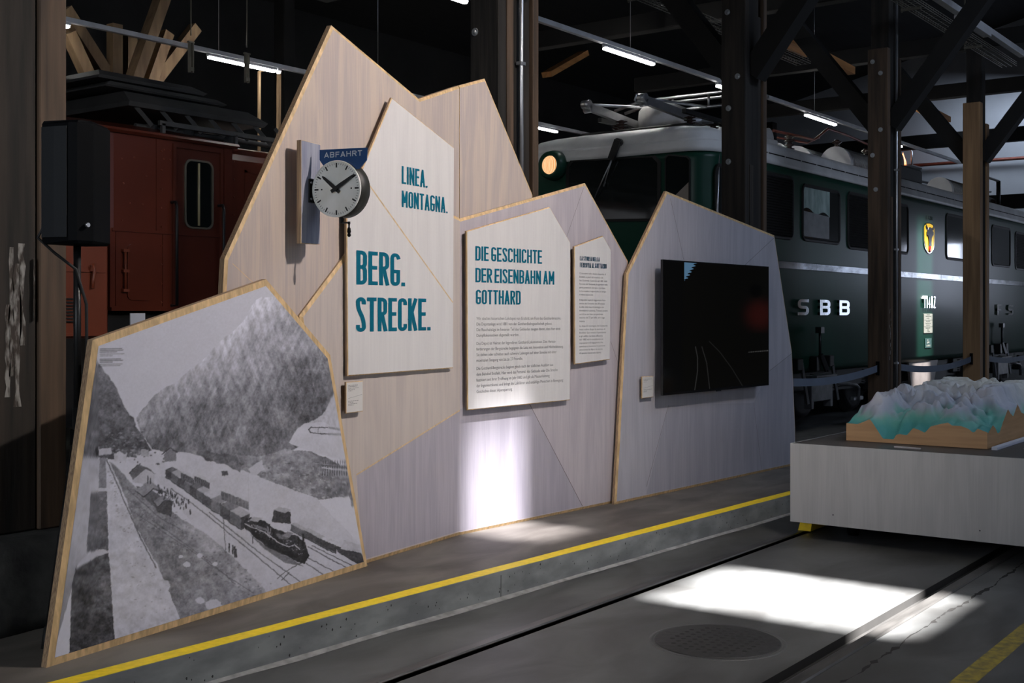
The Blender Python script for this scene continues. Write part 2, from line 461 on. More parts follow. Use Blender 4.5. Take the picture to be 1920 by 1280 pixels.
def board(mb, pl, poly, thick, rim=0.022, bev=0.008, mi=(0, 1, 2), flush=None):
    """flat panel on a plane: stained face (mi0), bevelled bare-wood rim (mi1), ply edge (mi2)"""
    area = sum(poly[i][0] * poly[(i + 1) % len(poly)][1] - poly[(i + 1) % len(poly)][0] * poly[i][1] for i in range(len(poly)))
    if area < 0:
        poly = poly[::-1]
    n = len(poly)
    rl_ = []
    for i in range(n):
        e0, e1 = poly[i], poly[(i + 1) % n]
        rl_.append(1e-4 if flush is not None and abs(e0[0] - flush) < 1e-3 and abs(e1[0] - flush) < 1e-3 else rim)
    inn = inset(poly, rl_)
    bk = [pl.w(s, z, -thick) for s, z in poly]
    fo = [pl.w(s, z, -bev) for s, z in poly]
    fi = [pl.w(s, z, 0) for s, z in inn]
    mb.add(bk, [tuple(reversed(range(n)))], mi[2])
    q = [(i, (i + 1) % n, n + (i + 1) % n, n + i) for i in range(n)]
    mb.add(bk + fo, q, mi[2])
    mb.add(fo + fi, q, mi[1])
    mb.add(fi, [tuple(range(n))], mi[0])
    return inn


def strip(mb, pl, p, q, w, mi, o=0.0006):
    """thin inlaid line on a plane between two (s,z) points"""
    dx, dz = q[0] - p[0], q[1] - p[1]; l = math.hypot(dx, dz)
    a = (-dz / l * w / 2, dx / l * w / 2)
    mb.add([pl.w(p[0] + a[0], p[1] + a[1], o), pl.w(p[0] - a[0], p[1] - a[1], o), pl.w(q[0] - a[0], q[1] - a[1], o), pl.w(q[0] + a[0], q[1] + a[1], o)], [(0, 1, 2, 3)], mi)


def facet(mb, pl, poly, mi, o=0.0003):
    n = len(poly)
    mb.add([pl.w(s, z, o) for s, z in poly], [tuple(range(n))], mi)


# ------------------------------------------------------------------ lettering: narrow upright sans drawn as strokes
def arc(cx, cy, rx, ry, a0, a1, n=10):
    return [(cx + rx * math.cos(math.radians(a0 + (a1 - a0) * i / n)), cy + ry * math.sin(math.radians(a0 + (a1 - a0) * i / n))) for i in range(n + 1)]


def bez(p0, p1, p2, p3, n=10):
    o = []
    for i in range(n + 1):
        t = i / n; u = 1 - t
        o.append(tuple(u ** 3 * p0[k] + 3 * u * u * t * p1[k] + 3 * u * t * t * p2[k] + t ** 3 * p3[k] for k in (0, 1)))
    return o


GW = {'I': 0.0, '.': 0.0, 'M': 1.35, 'W': 1.6, 'L': 0.86, 'E': 0.88, 'F': 0.86, 'T': 0.95, ' ': 0.32, '1': 0.55, 'A': 1.08, 'N': 1.08, 'H': 1.05, 'V': 1.08, 'K': 1.05, 'D': 1.02}


def glyph(c, w, h, rmax=9.0):
    """centre-line strokes in a w x h box"""
    r = min(w / 2, h / 2)
    m = h * 0.52
    if c == 'I' or c == '.': return [[(0, 0), (0, h)]]
    if c == 'L': return [[(0, h), (0, 0), (w, 0)]]
    if c == 'E': return [[(w, h), (0, h), (0, 0), (w, 0)], [(0, m), (w * .9, m)]]
    if c == 'F': return [[(w, h), (0, h), (0, 0)], [(0, m), (w * .9, m)]]
    if c == 'T': return [[(0, h), (w, h)], [(w / 2, h), (w / 2, 0)]]
    if c == 'H': return [[(0, 0), (0, h)], [(w, 0), (w, h)], [(0, m), (w, m)]]
    if c == 'N': return [[(0, 0), (0, h)], [(0, h), (w, 0)], [(w, 0), (w, h)]]
    if c == 'M': return [[(0, 0), (0, h)], [(0, h), (w / 2, h * .3)], [(w / 2, h * .3), (w, h)], [(w, h), (w, 0)]]
    if c == 'A': return [[(0, 0), (w / 2, h)], [(w / 2, h), (w, 0)], [(w * .16, h * .27), (w * .84, h * .27)]]
    if c == 'V': return [[(0, h), (w / 2, 0)], [(w / 2, 0), (w, h)]]
    if c == 'K': return [[(0, 0), (0, h)], [(w, h), (0, h * .36)], [(w * .36, h * .58), (w, 0)]]
    if c == 'U': return [[(0, h)] + arc(w / 2, r, w / 2, r, 180, 360) + [(w, h)]]
    if c in 'O0': return [arc(w / 2, h - r, w / 2, r, 0, 180) + arc(w / 2, r, w / 2, r, 180, 360) + [(w, h - r)]]
    if c == 'C': return [[(w, h - r * 1.25)] + arc(w / 2, h - r, w / 2, r, 0, 180) + arc(w / 2, r, w / 2, r, 180, 360) + [(w, r * 1.25)]]
    if c == 'G': return [arc(w / 2, h - r, w / 2, r, 12, 180) + arc(w / 2, r, w / 2, r, 180, 360) + [(w, h * .43), (w * .52, h * .43)]]
    if c == 'D': return [[(0, 0), (0, h)], [(0, h), (w - r, h)] + arc(w - r, h - r, r, r, 90, 0) + arc(w - r, r, r, r, 0, -90) + [(0, 0)]]
    if c in 'PR':
        q = min((h - m) / 2, w * .6, rmax)
        s = [[(0, 0), (0, h)], [(0, h), (w - q, h)] + arc(w - q, h - q, q, q, 90, 0) + arc(w - q, m + q, q, q, 0, -90) + [(0, m)]]
        return s + ([[(w * .42, m), (w, 0)]] if c == 'R' else [])
    if c == 'B':
        q = min((h - m) / 2, w * .6, rmax); p = min(m / 2, w * .6, rmax)
        return [[(0, 0), (0, h)], [(0, m), (w - q, m)] + arc(w - q, m + q, q, q, -90, 0) + arc(w - q, h - q, q, q, 0, 90) + [(0, h)], [(0, m), (w - p, m)] + arc(w - p, m - p, p, p, 90, 0) + arc(w - p, p, p, p, 0, -90) + [(0, 0)]]
    if c == 'S' and rmax < 1:
        q = min(r, rmax); g = h / 2
        return [[(w, h), (q, h)] + arc(q, h - q, q, q, 90, 180, 5) + arc(q, g + q, q, q, 180, 270, 5) + arc(w - q, g - q, q, q, 90, 0, 5) + arc(w - q, q, q, q, 0, -90, 5) + [(0, 0)]]
    if c == 'S':
        return [[(w, h - r * 1.15)] + arc(w / 2, h - r, w / 2, r, 0, 180) + bez((0, h - r), (0, h * .52), (w, h * .52), (w, r))[1:-1] + arc(w / 2, r, w / 2, r, 0, -180) + [(0, r * 1.15)]]
    if c == '1': return [[(0, h * .82), (w, h)], [(w, h), (w, 0)]]
    if c == '2': return [[(0, h - r)] + arc(w / 2, h - r, w / 2, r, 180, -30) + [(0, 0), (w, 0)]]
    if c == '4': return [[(w * .75, 0), (w * .75, h), (0, h * .3), (w, h * .3)]]
    return []


def stroke(mb, pl, pts, t, o, ex, mi):
    n = len(pts)
    closed = n > 3 and math.hypot(pts[0][0] - pts[-1][0], pts[0][1] - pts[-1][1]) < 1e-6
    if closed: pts = pts[:-1]; n -= 1
    L, R = [], []
    for i in range(n):
        a = pts[i - 1] if (i or closed) else None
        b = pts[(i + 1) % n] if (i < n - 1 or closed) else None
        ns = []
        for u, v in ((a, pts[i]), (pts[i], b)):
            if u is None or v is None: continue
            dx, dy = v[0] - u[0], v[1] - u[1]; l = math.hypot(dx, dy) or 1
            ns.append((-dy / l, dx / l))
        if len(ns) == 1: ns.append(ns[0])
        k = max(1 + ns[0][0] * ns[1][0] + ns[0][1] * ns[1][1], 0.35)
        q = ((ns[0][0] + ns[1][0]) / k * t / 2, (ns[0][1] + ns[1][1]) / k * t / 2)
        L.append((pts[i][0] + q[0], pts[i][1] + q[1])); R.append((pts[i][0] - q[0], pts[i][1] - q[1]))
    vs = [pl.w(*p, o + ex) for p in L] + [pl.w(*p, o + ex) for p in R]
    rng = range(n if closed else n - 1)
    fs = [(i, n + i, n + (i + 1) % n, (i + 1) % n) for i in rng]
    if ex > 0.002:
        vs += [pl.w(*p, o) for p in L] + [pl.w(*p, o) for p in R]
        fs += [(i, (i + 1) % n, 2 * n + (i + 1) % n, 2 * n + i) for i in rng] + [(n + i, 3 * n + i, 3 * n + (i + 1) % n, n + (i + 1) % n) for i in rng]
        if not closed:
            fs += [(0, 2 * n, 3 * n, n), (n - 1, 2 * n - 1, 4 * n - 1, 3 * n - 1)]
    mb.add(vs, fs, mi)


class Squeeze:
    """the lettering is wider than it is heavy: strokes are drawn in coordinates narrowed by sx"""
    def __init__(self, pl, sx): self.pl = pl; self.sx = sx
    def w(self, s, z, o=0.0): return self.pl.w(s / self.sx, z, o)


def letters(mb, pl, text, s0, z0, s1, h, t, gap=0.5, o=0.001, ex=0.0006, mi=0, sx=1.0, rmax=9.0):
    """set text from s0 to s1 on baseline z0 with cap height h, stroke t (all metres)"""
    un = sum(GW.get(c, 1.0) for c in text)
    if sx != 1.0:
        pl = Squeeze(pl, sx); s0 *= sx; s1 *= sx
    ng = len(text) - 1
    solid = sum(0 if c == ' ' else t for c in text)
    k = ((s1 - s0) - solid - ng * gap * t) / max(un, 1e-6)
    s = s0; ex0 = ex
    for c in text:
        gw = GW.get(c, 1.0) * k; ex = ex0
        if c == ' ':
            s += gw + gap * t; continue
        if c == '.':
            stroke(mb, pl, [(s + t / 2, z0), (s + t / 2, z0 + t)], t, o, ex, mi)
        else:
            for g in glyph(c, gw, h - t, rmax):
                g2 = [(s + t / 2 + x, z0 + t / 2 + y) for x, y in g]
                # square ends: run free ends out by half a stroke
                if len(g2) > 1 and math.hypot(g2[0][0] - g2[-1][0], g2[0][1] - g2[-1][1]) > 1e-6:
                    for e, f in ((0, 1), (-1, -2)):
                        dx, dy = g2[e][0] - g2[f][0], g2[e][1] - g2[f][1]; l = math.hypot(dx, dy) or 1
                        if abs(dx) < 1e-6 or abs(dy) < 1e-6 or True:
                            g2[e] = (g2[e][0] + dx / l * t * .5, g2[e][1] + dy / l * t * .5)
                stroke(mb, pl, g2, t, o, ex, mi)
                ex += .00002 if ex < .002 else .0008
        s += gw + t + gap * t


def text_mesh(pl, lines, s0, z0, size, leading, width_of_longest, mat_name, name, parent, o=0.001):
    """running text in the built-in sans, set flush left; one mesh"""
    org = LOC[parent.name]
    vs, fs = [], []
    cv = bpy.data.curves.new('type', 'FONT'); cv.size = 1.0; cv.resolution_u = 2
    ob = bpy.data.objects.new('type', cv); COL.objects.link(ob)
    data = []
    wmax = 0.01
    for i, ln in enumerate(lines):
        if not ln: continue
        cv.body = ln
        bpy.context.view_layer.update()
        dg = bpy.context.evaluated_depsgraph_get()
        me = bpy.data.meshes.new_from_object(ob.evaluated_get(dg))
        v = [tuple(q.co) for q in me.vertices]; f = [tuple(p.vertices) for p in me.polygons]
        bpy.data.meshes.remove(me)
        if v: wmax = max(wmax, max(q[0] for q in v))
        data.append((i, v, f))
    kx = width_of_longest / wmax
    for i, v, f in data:
        n = len(vs)
        vs += [tuple(pl.w(s0 + q[0] * kx, z0 - i * leading + q[1] * size, o) - org) for q in v]
        fs += [tuple(k + n for k in p) for p in f]
    bpy.data.objects.remove(ob); bpy.data.curves.remove(cv)
    me = bpy.data.meshes.new(name); me.from_pydata(vs, [], fs); me.materials.append(M[mat_name]); me.update()
    obj = bpy.data.objects.new(name, me); COL.objects.link(obj); obj.parent = parent; LOC[obj.name] = org
    return obj
# ================================================================== SETTING
EDGE = lambda x: 4.33 - 0.033 * (x - 2.9)          # front edge line of the platform
PZ = 0.157                                          # platform height
GY = 3.69                                           # flangeway groove by the near rail
RY = 2.33                                           # second rail
XA, XB, YA, YB = -6.0, 36.0, -9.0, 18.0

mb = MB()                                           # ground, with the two flangeways sunk into it
gz = -0.045
for y0, y1 in ((YA, 2.235), (2.33, GY - 0.04), (GY, 5.4)):
    mb.add([(XA, y0, 0), (XB, y0, 0), (XB, y1, 0), (XA, y1, 0)], [(0, 1, 2, 3)], 0)
for y0, y1 in ((2.235, 2.33), (GY - 0.04, GY)):
    mb.add([(XA, y0, 0), (XB, y0, 0), (XB, y0, gz), (XA, y0, gz), (XA, y1, gz), (XB, y1, gz), (XB, y1, 0), (XA, y1, 0)],
           [(0, 1, 2, 3), (3, 2, 5, 4), (4, 5, 6, 7)], 1)
mb.add([(XA, 6.3, 0), (XB, 6.3, 0), (XB, YB, 0), (XA, YB, 0)], [(0, 1, 2, 3)], 0)
mb.build('floor', ['concrete_floor', 'rust_black'], kind='structure')

mb = MB()                                           # raised slab: top and kerb face
mb.add([(XA, EDGE(XA) + 0.10, PZ), (XB, EDGE(XB) + 0.10, PZ), (XB, 6.3, PZ), (XA, 6.3, PZ)], [(0, 1, 2, 3)], 0)
mb.add([(XA, EDGE(XA), PZ), (XB, EDGE(XB), PZ), (XB, EDGE(XB) + 0.10, PZ), (XA, EDGE(XA) + 0.10, PZ)], [(0, 1, 2, 3)], 1)
mb.add([(XA, EDGE(XA), -0.05), (XB, EDGE(XB), -0.05), (XB, EDGE(XB), PZ), (XA, EDGE(XA), PZ)], [(0, 1, 2, 3)], 1)
mb.add([(XA, 6.3, -0.05), (XB, 6.3, -0.05), (XB, 6.3, PZ), (XA, 6.3, PZ)], [(3, 2, 1, 0)], 1)
rnd = random.Random(3)
for k in range(150):                                # blow holes in the cast face
    x = rnd.uniform(2.4, 11); z = rnd.uniform(0.02, 0.145); r = rnd.choice((.0025, .003, .004, .006))
    e = EDGE(x) - 0.0008
    mb.add([(x + r * rnd.uniform(.6, 1.2) * math.cos(a * PI / 3), e, z + r * rnd.uniform(.7, 1.7) * math.sin(a * PI / 3)) for a in range(6)], [tuple(range(6))], 2)
for x in (0.9, 5.62, 10.3, 15.0):                  # shrinkage joints
    e = EDGE(x) - 0.0008
    mb.add([(x - .003, e, 0), (x + .003, e, 0), (x + .004, e, PZ - .02), (x - .001, e, PZ - .02)], [(0, 1, 2, 3)], 2)
pt = []                                             # mortar smeared along the foot of the kerb
for i in range(90):
    x = -4 + i * 0.35
    pt.append((x, EDGE(x) - 0.004 - rnd.uniform(.012, .045)))
for i in range(89):
    mb.add([(pt[i][0], pt[i][1], .001), (pt[i + 1][0], pt[i + 1][1], .001), (pt[i + 1][0], EDGE(pt[i + 1][0]), .012), (pt[i][0], EDGE(pt[i][0]), .012)], [(0, 1, 2, 3)], 3)
plat = mb.build('platform', ['concrete_slab', 'kerb', 'kerb_pit', 'efflo'], kind='structure')

mb = MB()                                           # painted edge line
xs = [XA + i * 0.25 for i in range(int((XB - XA) / 0.25) + 1)]
lo_ = [EDGE(x) + .004 + rnd.uniform(0, .006) for x in xs]; hi_ = [EDGE(x) + .104 + rnd.uniform(-.002, .002) for x in xs]
for i in range(len(xs) - 1):
    mb.add([(xs[i], lo_[i], PZ + .0012), (xs[i + 1], lo_[i + 1], PZ + .0012), (xs[i + 1], hi_[i + 1], PZ + .0012), (xs[i], hi_[i], PZ + .0012)], [(0, 1, 2, 3)])
mb.build('trim_1', 'yellow', kind='structure')
mb = MB()
mb.add([(-2, 1.555, .001), (XB, 1.555, .001), (XB, 1.655, .001), (-2, 1.655, .001)], [(0, 1, 2, 3)])
mb.build('trim_2', 'yellow_worn', kind='structure')

# walls, roof
mb = MB(); mb.add([(XB, YA, 0), (XB, YB, 0), (XB, YB, 11), (XB, YA, 11)], [(3, 2, 1, 0)]); mb.build('wall_far', 'wall_plaster', kind='structure')
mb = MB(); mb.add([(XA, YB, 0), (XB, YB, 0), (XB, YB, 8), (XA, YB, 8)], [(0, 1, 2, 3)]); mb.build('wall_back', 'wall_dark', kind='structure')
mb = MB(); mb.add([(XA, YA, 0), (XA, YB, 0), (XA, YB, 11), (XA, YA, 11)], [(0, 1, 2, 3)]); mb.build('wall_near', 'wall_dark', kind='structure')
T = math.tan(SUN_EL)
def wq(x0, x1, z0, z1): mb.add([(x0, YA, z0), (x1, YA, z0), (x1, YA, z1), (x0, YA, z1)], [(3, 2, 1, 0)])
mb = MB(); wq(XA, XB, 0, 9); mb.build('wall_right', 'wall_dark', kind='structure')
# roof with the two roof-light openings the sun comes through
RK = 2.4 / 13.5
def roof_y(yf, zf=0.0):   # where the ray that lands at (yf, zf) passes the roof slope
    return (yf - (8.6 + 9 * RK - zf) / T) / (1 + RK / T)
rz = lambda y: 8.6 + (y + 9) * RK
win = [(6.16, 7.20, roof_y(2.06), roof_y(3.56)), (6.47, 7.06, roof_y(4.56, PZ), roof_y(5.12, 0.93)), (21.85, 22.72, roof_y(7.1, 0.25), roof_y(7.1, 3.30))]
ys_ = sorted([YA, 4.5] + [q for wn in win for q in wn[2:]])
mb = MB()
def rq(x0, x1, y0, y1): mb.add([(x0, y0, rz(y0)), (x1, y0, rz(y0)), (x1, y1, rz(y1)), (x0, y1, rz(y1))], [(0, 1, 2, 3)])
for y0, y1 in zip(ys_, ys_[1:]):
    hole = [wn for wn in win if wn[2] - 1e-6 <= y0 and y1 <= wn[3] + 1e-6]
    if hole:
        xs_ = [XA] + [q for wn in sorted(hole) for q in wn[:2]] + [XB]
        for q in range(0, len(xs_), 2): rq(xs_[q], xs_[q + 1], y0, y1)
    else:
        rq(XA, XB, y0, y1)
mb.add([(XA, 4.5, 11), (XB, 4.5, 11), (XB, YB, 7.8), (XA, YB, 7.8)], [(0, 1, 2, 3)])
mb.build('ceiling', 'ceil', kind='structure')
for i, wn in enumerate(win):
    x0, x1, y0, y1 = wn
    mb = MB()
    for xa, xb, ya, yb in ((x0 - .06, x0, y0, y1), (x1, x1 + .06, y0, y1), (x0 - .06, x1 + .06, y0 - .06, y0), (x0 - .06, x1 + .06, y1, y1 + .06)):
        mb.loft([[(xa, ya, rz(ya) + d), (xb, ya, rz(ya) + d), (xb, yb, rz(yb) + d), (xa, yb, rz(yb) + d)] for d in (-.02, .06)], 0)
    wf = mb.build('window_%d' % (i + 1), 'beam', loc=(x0, y0, rz(y0)), kind='structure')
    if i >= 1:
        mb = MB(); mb.add([(x0, y0, rz(y0)), (x1, y0, rz(y0)), (x1, y1, rz(y1)), (x0, y1, rz(y1))], [(0, 1, 2, 3)]); mb.build('pane', 'dimming_glass', wf)  # unseen pane added to dim this sun beam

# rails let into the floor
for nm, y0, lab in (('near', GY, 'steel rail let into the floor next to the raised platform kerb'), ('far', 2.165, 'steel rail let into the floor on the visitors side of the manhole')):
    mb = MB()
    if nm == 'near':
        prof = [(0, -.04), (.0, .004), (.008, .010), (.062, .010), (.070, .003), (.070, -.04)]
    else:
        prof = [(.005, -.04), (.005, .003), (.013, .010), (.070, .010), (.080, .004), (.080, -.04)]
    rings = [[(x, y0 + a, b) for a, b in prof] for x in (-3, XB - .1)]
    mb.loft(rings, 0)
    mb.build('track_rail', 'steel_rail', loc=(6, y0, 0), label=lab, cat='rail')

# broken strip of floor along the outer rail
mb = MB()
x = 2.0; ra, rb = [], []
while x < 18:
    c_ = 2.045 + .010 * math.sin(x * 3.1) + .006 * math.sin(x * 11.3) + rnd.uniform(-.006, .006); h_ = rnd.choice((.001, .003, .006, .012, .018)) * rnd.uniform(.6, 1.2)
    ra.append((x, c_ - h_, .0012)); rb.append((x, c_ + h_, .0012)); x += rnd.uniform(.02, .07)
n_ = len(ra); mb.add(ra + rb, [(i, i + 1, n_ + i + 1, n_ + i) for i in range(n_ - 1)])
mb.build('trim_3', 'rust_black', kind='structure')

# manhole cover
mc = atZ(1345, 1202, 0)
mh = thing('manhole_cover', 'round cast iron manhole cover with rows of holes set in the floor between the rails', 'manhole cover', (mc.x, mc.y, 0))
R = 0.315
mb = MB(); mb.revolve((mc.x, mc.y, -0.01), (0, 0, 1), [(0, R + .035), (.0105, R + .030), (.0112, R + .008), (.006, R + .004), (0, R + .004)], 48)
mb.build('frame_ring', 'concrete_floor', mh)
mb = MB(); mb.revolve((mc.x, mc.y, -0.01), (0, 0, 1), [(0, R), (.0135, R), (.016, R - .006), (.016, .001)], 48, 0)
for i in range(-5, 6):
    for j in range(-4, 5):
        hx = i * .052 + (j % 2) * .026; hy = j * .050
        if math.hypot(hx, hy) < R * .76:
            ox, oy = mc.x + hx, mc.y + hy
            mb.add([(ox + .013 * math.cos(a * PI / 5), oy + .013 * math.sin(a * PI / 5), .0066) for a in range(10)], [tuple(range(10))], 1)
mb.build('lid', ['iron', 'rust_black'], mh, label='cast iron lid with rows of small round holes')

# ================================================================== DISPLAY WALL
PA = Plane(6.386, 5.166, 7.5)          # left wing
PB = Plane(6.386, 5.166, -3.07)        # right wing
PP = Plane(2.946, 4.626, 8.35)         # photograph panel
PT = Plane(8.132, 5.015, -2.1)         # television panel
px = lambda pl, pts: [pl.px(*p) for p in pts]

dw = thing('mountain_display_wall', 'tall folded plywood display wall cut like a mountain range, standing on the platform', 'display wall', (6.386, 5.166, PZ))
A2, B2 = PA.off(-0.022), PB.off(-0.022)
mb = MB()
pA = px(A2, [(423, 485), (623, 47), (787, 185), (862, 160)]) + [(A2.px(862, 160)[0], PZ + .1), A2.px(392, 1110)]
inn = board(mb, A2, pA, 0.040, rim=0.020, flush=A2.px(862, 160)[0])
strip(mb, A2, A2.px(436, 494), A2.px(478, 533), .004, 3)
mb.build('mountain_panel', ['stain_warm', 'ply', 'ply_edge', 'seam'], dw, label='tall warm-tinted left wing with the highest peak')
mb = MB()
pB = px(B2, [(862, 160), (910, 147), (1000, 365)]) + [(B2.px(1000, 365)[0] + .05, PZ + .1), (B2.px(862, 160)[0], PZ + .1)]
board(mb, B2, pB, 0.040, rim=0.018, flush=B2.px(862, 160)[0])
mb.build('mountain_panel', ['stain_warm', 'ply', 'ply_edge'], dw, label='right wing with the second peak')
mb = MB()                                          # lower front layer of the left wing
pD = px(PA, [(563, 592), (742, 353)]) + [(0.0, PA.px(862, 408)[1]), (0.0, PZ), PA.px(640, 1066), PA.px(600, 800)]
pD[4] = (pD[4][0], PZ)
board(mb, PA, pD, 0.020, rim=0.022, flush=0.0)
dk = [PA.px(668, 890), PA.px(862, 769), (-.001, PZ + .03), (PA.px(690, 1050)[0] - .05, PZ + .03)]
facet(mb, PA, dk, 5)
strip(mb, PA, dk[0], dk[1], .010, 4)
mb.build('front_layer', ['stain_pale', 'ply', 'ply_edge', 'stain_lilac', 'seam', 'stain_shade'], dw, label='pale lower layer on the left wing')
mb = MB()
pC = [(0.0, PB.px(862, 410)[1])] + px(PB, [(1098, 343), (1179, 490), (1172, 700)]) + [(PB.px(1172, 944)[0], PZ), (0.0, PZ)]
board(mb, PB, pC, 0.020, rim=0.020, flush=0.0)
q0, q1 = PB.px(985, 742), PB.px(1092, 941)
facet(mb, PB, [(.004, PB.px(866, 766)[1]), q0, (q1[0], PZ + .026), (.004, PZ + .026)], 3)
strip(mb, PB, q0, (q1[0], PZ + .026), .005, 4)
strip(mb, PB, PB.px(1062, 445), PB.px(1094, 352), .003, 4)
strip(mb, PB, PB.px(1145, 640), PB.px(1172, 720), .003, 4)
mb.build('front_layer', ['stain_lilac', 'ply', 'ply_edge', 'stain_shade', 'seam_dark'], dw, label='lilac-grey lower layer on the right wing')

# television panel
tp = thing('display_partition', 'grey stained plywood panel with a pointed top, standing behind the television', 'display panel', tuple(PT.w(1.6, PZ)))
mb = MB()
pE = px(PT, [(1250, 358), (1453, 441), (1486, 660), (1492, 800)]) + [(PT.px(1493, 870)[0], PZ), (PT.px(1153, 945)[0], PZ), PT.px(1160, 820), PT.px(1176, 512)]
board(mb, PT, pE, 0.030, rim=0.022)
s0 = PT.px(1413, 755); s1 = PT.px(1428, 873)
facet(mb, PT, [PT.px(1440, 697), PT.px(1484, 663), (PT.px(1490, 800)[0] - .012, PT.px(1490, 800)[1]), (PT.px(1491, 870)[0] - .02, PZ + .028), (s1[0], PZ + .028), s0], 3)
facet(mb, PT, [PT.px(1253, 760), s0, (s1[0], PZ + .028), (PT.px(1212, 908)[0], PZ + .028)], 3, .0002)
for a, b in (((1257, 372), (1282, 487)), ((1451, 446), (1390, 503)), ((1485, 662), (1440, 697)), ((1253, 760), (1212, 912)), ((1413, 755), (1428, 880)), ((1303, 383), (1303, 488)), ((1424, 440), (1424, 498))):
    strip(mb, PT, PT.px(*a), PT.px(*b), .004 if a[0] not in (1303, 1424) else .0015, 4)
mb.build('panel', ['stain_grey', 'ply', 'ply_edge', 'stain_grey2', 'seam_dark'], tp)

# television
PV = PT.off(.11)
tvq = px(PV, [(1245, 486), (1443, 500), (1440, 721), (1241, 743)])
sL = (tvq[0][0] + tvq[3][0]) / 2; sR = (tvq[1][0] + tvq[2][0]) / 2; zT = (tvq[0][1] + tvq[1][1]) / 2; zB = (tvq[2][1] + tvq[3][1]) / 2
tv = thing('television', 'large black flat-screen television hung on the grey panel', 'television', tuple(PV.w((sL + sR) / 2, zB)))
def pbox(mb, pl, s0, s1, z0, z1, o0, o1, mi=0):
    mb.add([pl.w(s, z, o) for o in (o0, o1) for s, z in ((s0, z0), (s1, z0), (s1, z1), (s0, z1))],
           [(3, 2, 1, 0), (4, 5, 6, 7), (0, 1, 5, 4), (1, 2, 6, 5), (2, 3, 7, 6), (3, 0, 4, 7)], mi)
    return mb
mb = MB()
pbox(mb, PV, sL, sR, zB, zT, -.022, 0)
mb.build('bezel', 'tv_black', tv)
mb = MB(); pbox(mb, PV, sL + .25, sR - .25, zB + .08, zT - .2, -.11, -.022); mb.build('rear_housing', 'tv_side', tv)
mb = MB(); pbox(mb, PV, (sL + sR) / 2 - .035, (sL + sR) / 2 + .035, zB - .010, zB, -.016, -.002); mb.build('sensor', 'tv_side', tv)

def colour_grid(pl, s_lo, s_hi, top, bot, nx, nz, o, fn, mat_name, name, parent, breaks=()):
    """picture printed on a plane: fine grid with a colour at every vertex; fn(px,py)->(n,3)"""
    ss = np.unique(np.concatenate([np.linspace(s_lo, s_hi, nx), np.array([b for b in breaks if s_lo < b < s_hi])]))
    nx = len(ss)
    T = np.array([top(s) for s in ss]); B = np.array([bot(s) for s in ss])
    tt = np.linspace(0, 1, nz)
    Z = B[None, :] + (T - B)[None, :] * tt[:, None]
    S = np.repeat(ss[None, :], nz, 0)
    org = LOC[parent.name]
    X = pl.p.x + pl.d.x * S + pl.n.x * o; Y = pl.p.y + pl.d.y * S + pl.n.y * o
    d = X * CT + Y * ST
    col = fn((CX + F_PX * (X * ST - Y * CT) / d).ravel(), (HY - F_PX * (Z - CAMZ) / d).ravel())
    co = np.stack([X - org.x, Y - org.y, Z - org.z], -1).reshape(-1, 3)
    i = np.arange((nz - 1) * nx).reshape(nz - 1, nx)[:, :-1].ravel()
    quads = np.stack([i, i + 1, i + 1 + nx, i + nx], -1)
    me = bpy.data.meshes.new(name)
    me.vertices.add(len(co)); me.vertices.foreach_set('co', co.astype(np.float32).ravel())
    me.loops.add(quads.size); me.loops.foreach_set('vertex_index', quads.astype(np.int32).ravel())
    me.polygons.add(len(quads)); me.polygons.foreach_set('loop_start', np.arange(0, quads.size, 4, dtype=np.int32))
    me.update(calc_edges=True)
    at = me.color_attributes.new('Col', 'FLOAT_COLOR', 'POINT')
    rgba = np.ones((len(co), 4), np.float32); rgba[:, :3] = col
    at.data.foreach_set('color', rgba.ravel())
    me.materials.append(M[mat_name])
    ob = bpy.data.objects.new(name, me); COL.objects.link(ob); ob.parent = parent; LOC[ob.name] = org
    return ob


def lin(v):
    return np.clip(v / 255.0, 0, 1) ** 2.2


def segd(x, y, pts):
    """distance from points to a polyline"""
    d = np.full(x.shape, 1e9)
    for (x0, y0), (x1, y1) in zip(pts, pts[1:]):
        dx, dy = x1 - x0, y1 - y0; L = dx * dx + dy * dy + 1e-9
        t = np.clip(((x - x0) * dx + (y - y0) * dy) / L, 0, 1)
        d = np.minimum(d, np.hypot(x - x0 - t * dx, y - y0 - t * dy))
    return d


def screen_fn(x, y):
    """dim cab-view picture on the television: track curving away, with painted reflections of a figure in red and a window"""
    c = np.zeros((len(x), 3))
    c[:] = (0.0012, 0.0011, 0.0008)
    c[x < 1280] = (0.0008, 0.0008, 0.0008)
    window_glare = (x > 1283) & (y > 491) & (y < 526) & (x < 1305 - (y - 492) * 0.62 + 3 * np.sin(y * 1.1))
    c[window_glare] = (0.06, 0.125, 0.20)  # window reflection painted as emission
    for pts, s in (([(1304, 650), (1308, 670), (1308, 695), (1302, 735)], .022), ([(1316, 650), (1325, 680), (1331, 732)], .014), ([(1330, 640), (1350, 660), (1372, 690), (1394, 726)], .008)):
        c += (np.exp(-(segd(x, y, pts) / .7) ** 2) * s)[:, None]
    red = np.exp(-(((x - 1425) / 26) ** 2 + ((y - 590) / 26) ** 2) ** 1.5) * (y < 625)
    c += red[:, None] * np.array((0.014, 0.0012, 0.001))  # reflected person in red, painted as emission
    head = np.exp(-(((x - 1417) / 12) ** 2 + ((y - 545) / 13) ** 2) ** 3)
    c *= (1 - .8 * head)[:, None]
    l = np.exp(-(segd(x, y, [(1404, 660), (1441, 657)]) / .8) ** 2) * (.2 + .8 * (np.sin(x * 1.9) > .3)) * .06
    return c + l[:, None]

colour_grid(PV, sL + .012, sR - .012, lambda s: zT - .012, lambda s: zB + .020, 300, 300, .0006, screen_fn, 'screen', 'screen', tv)
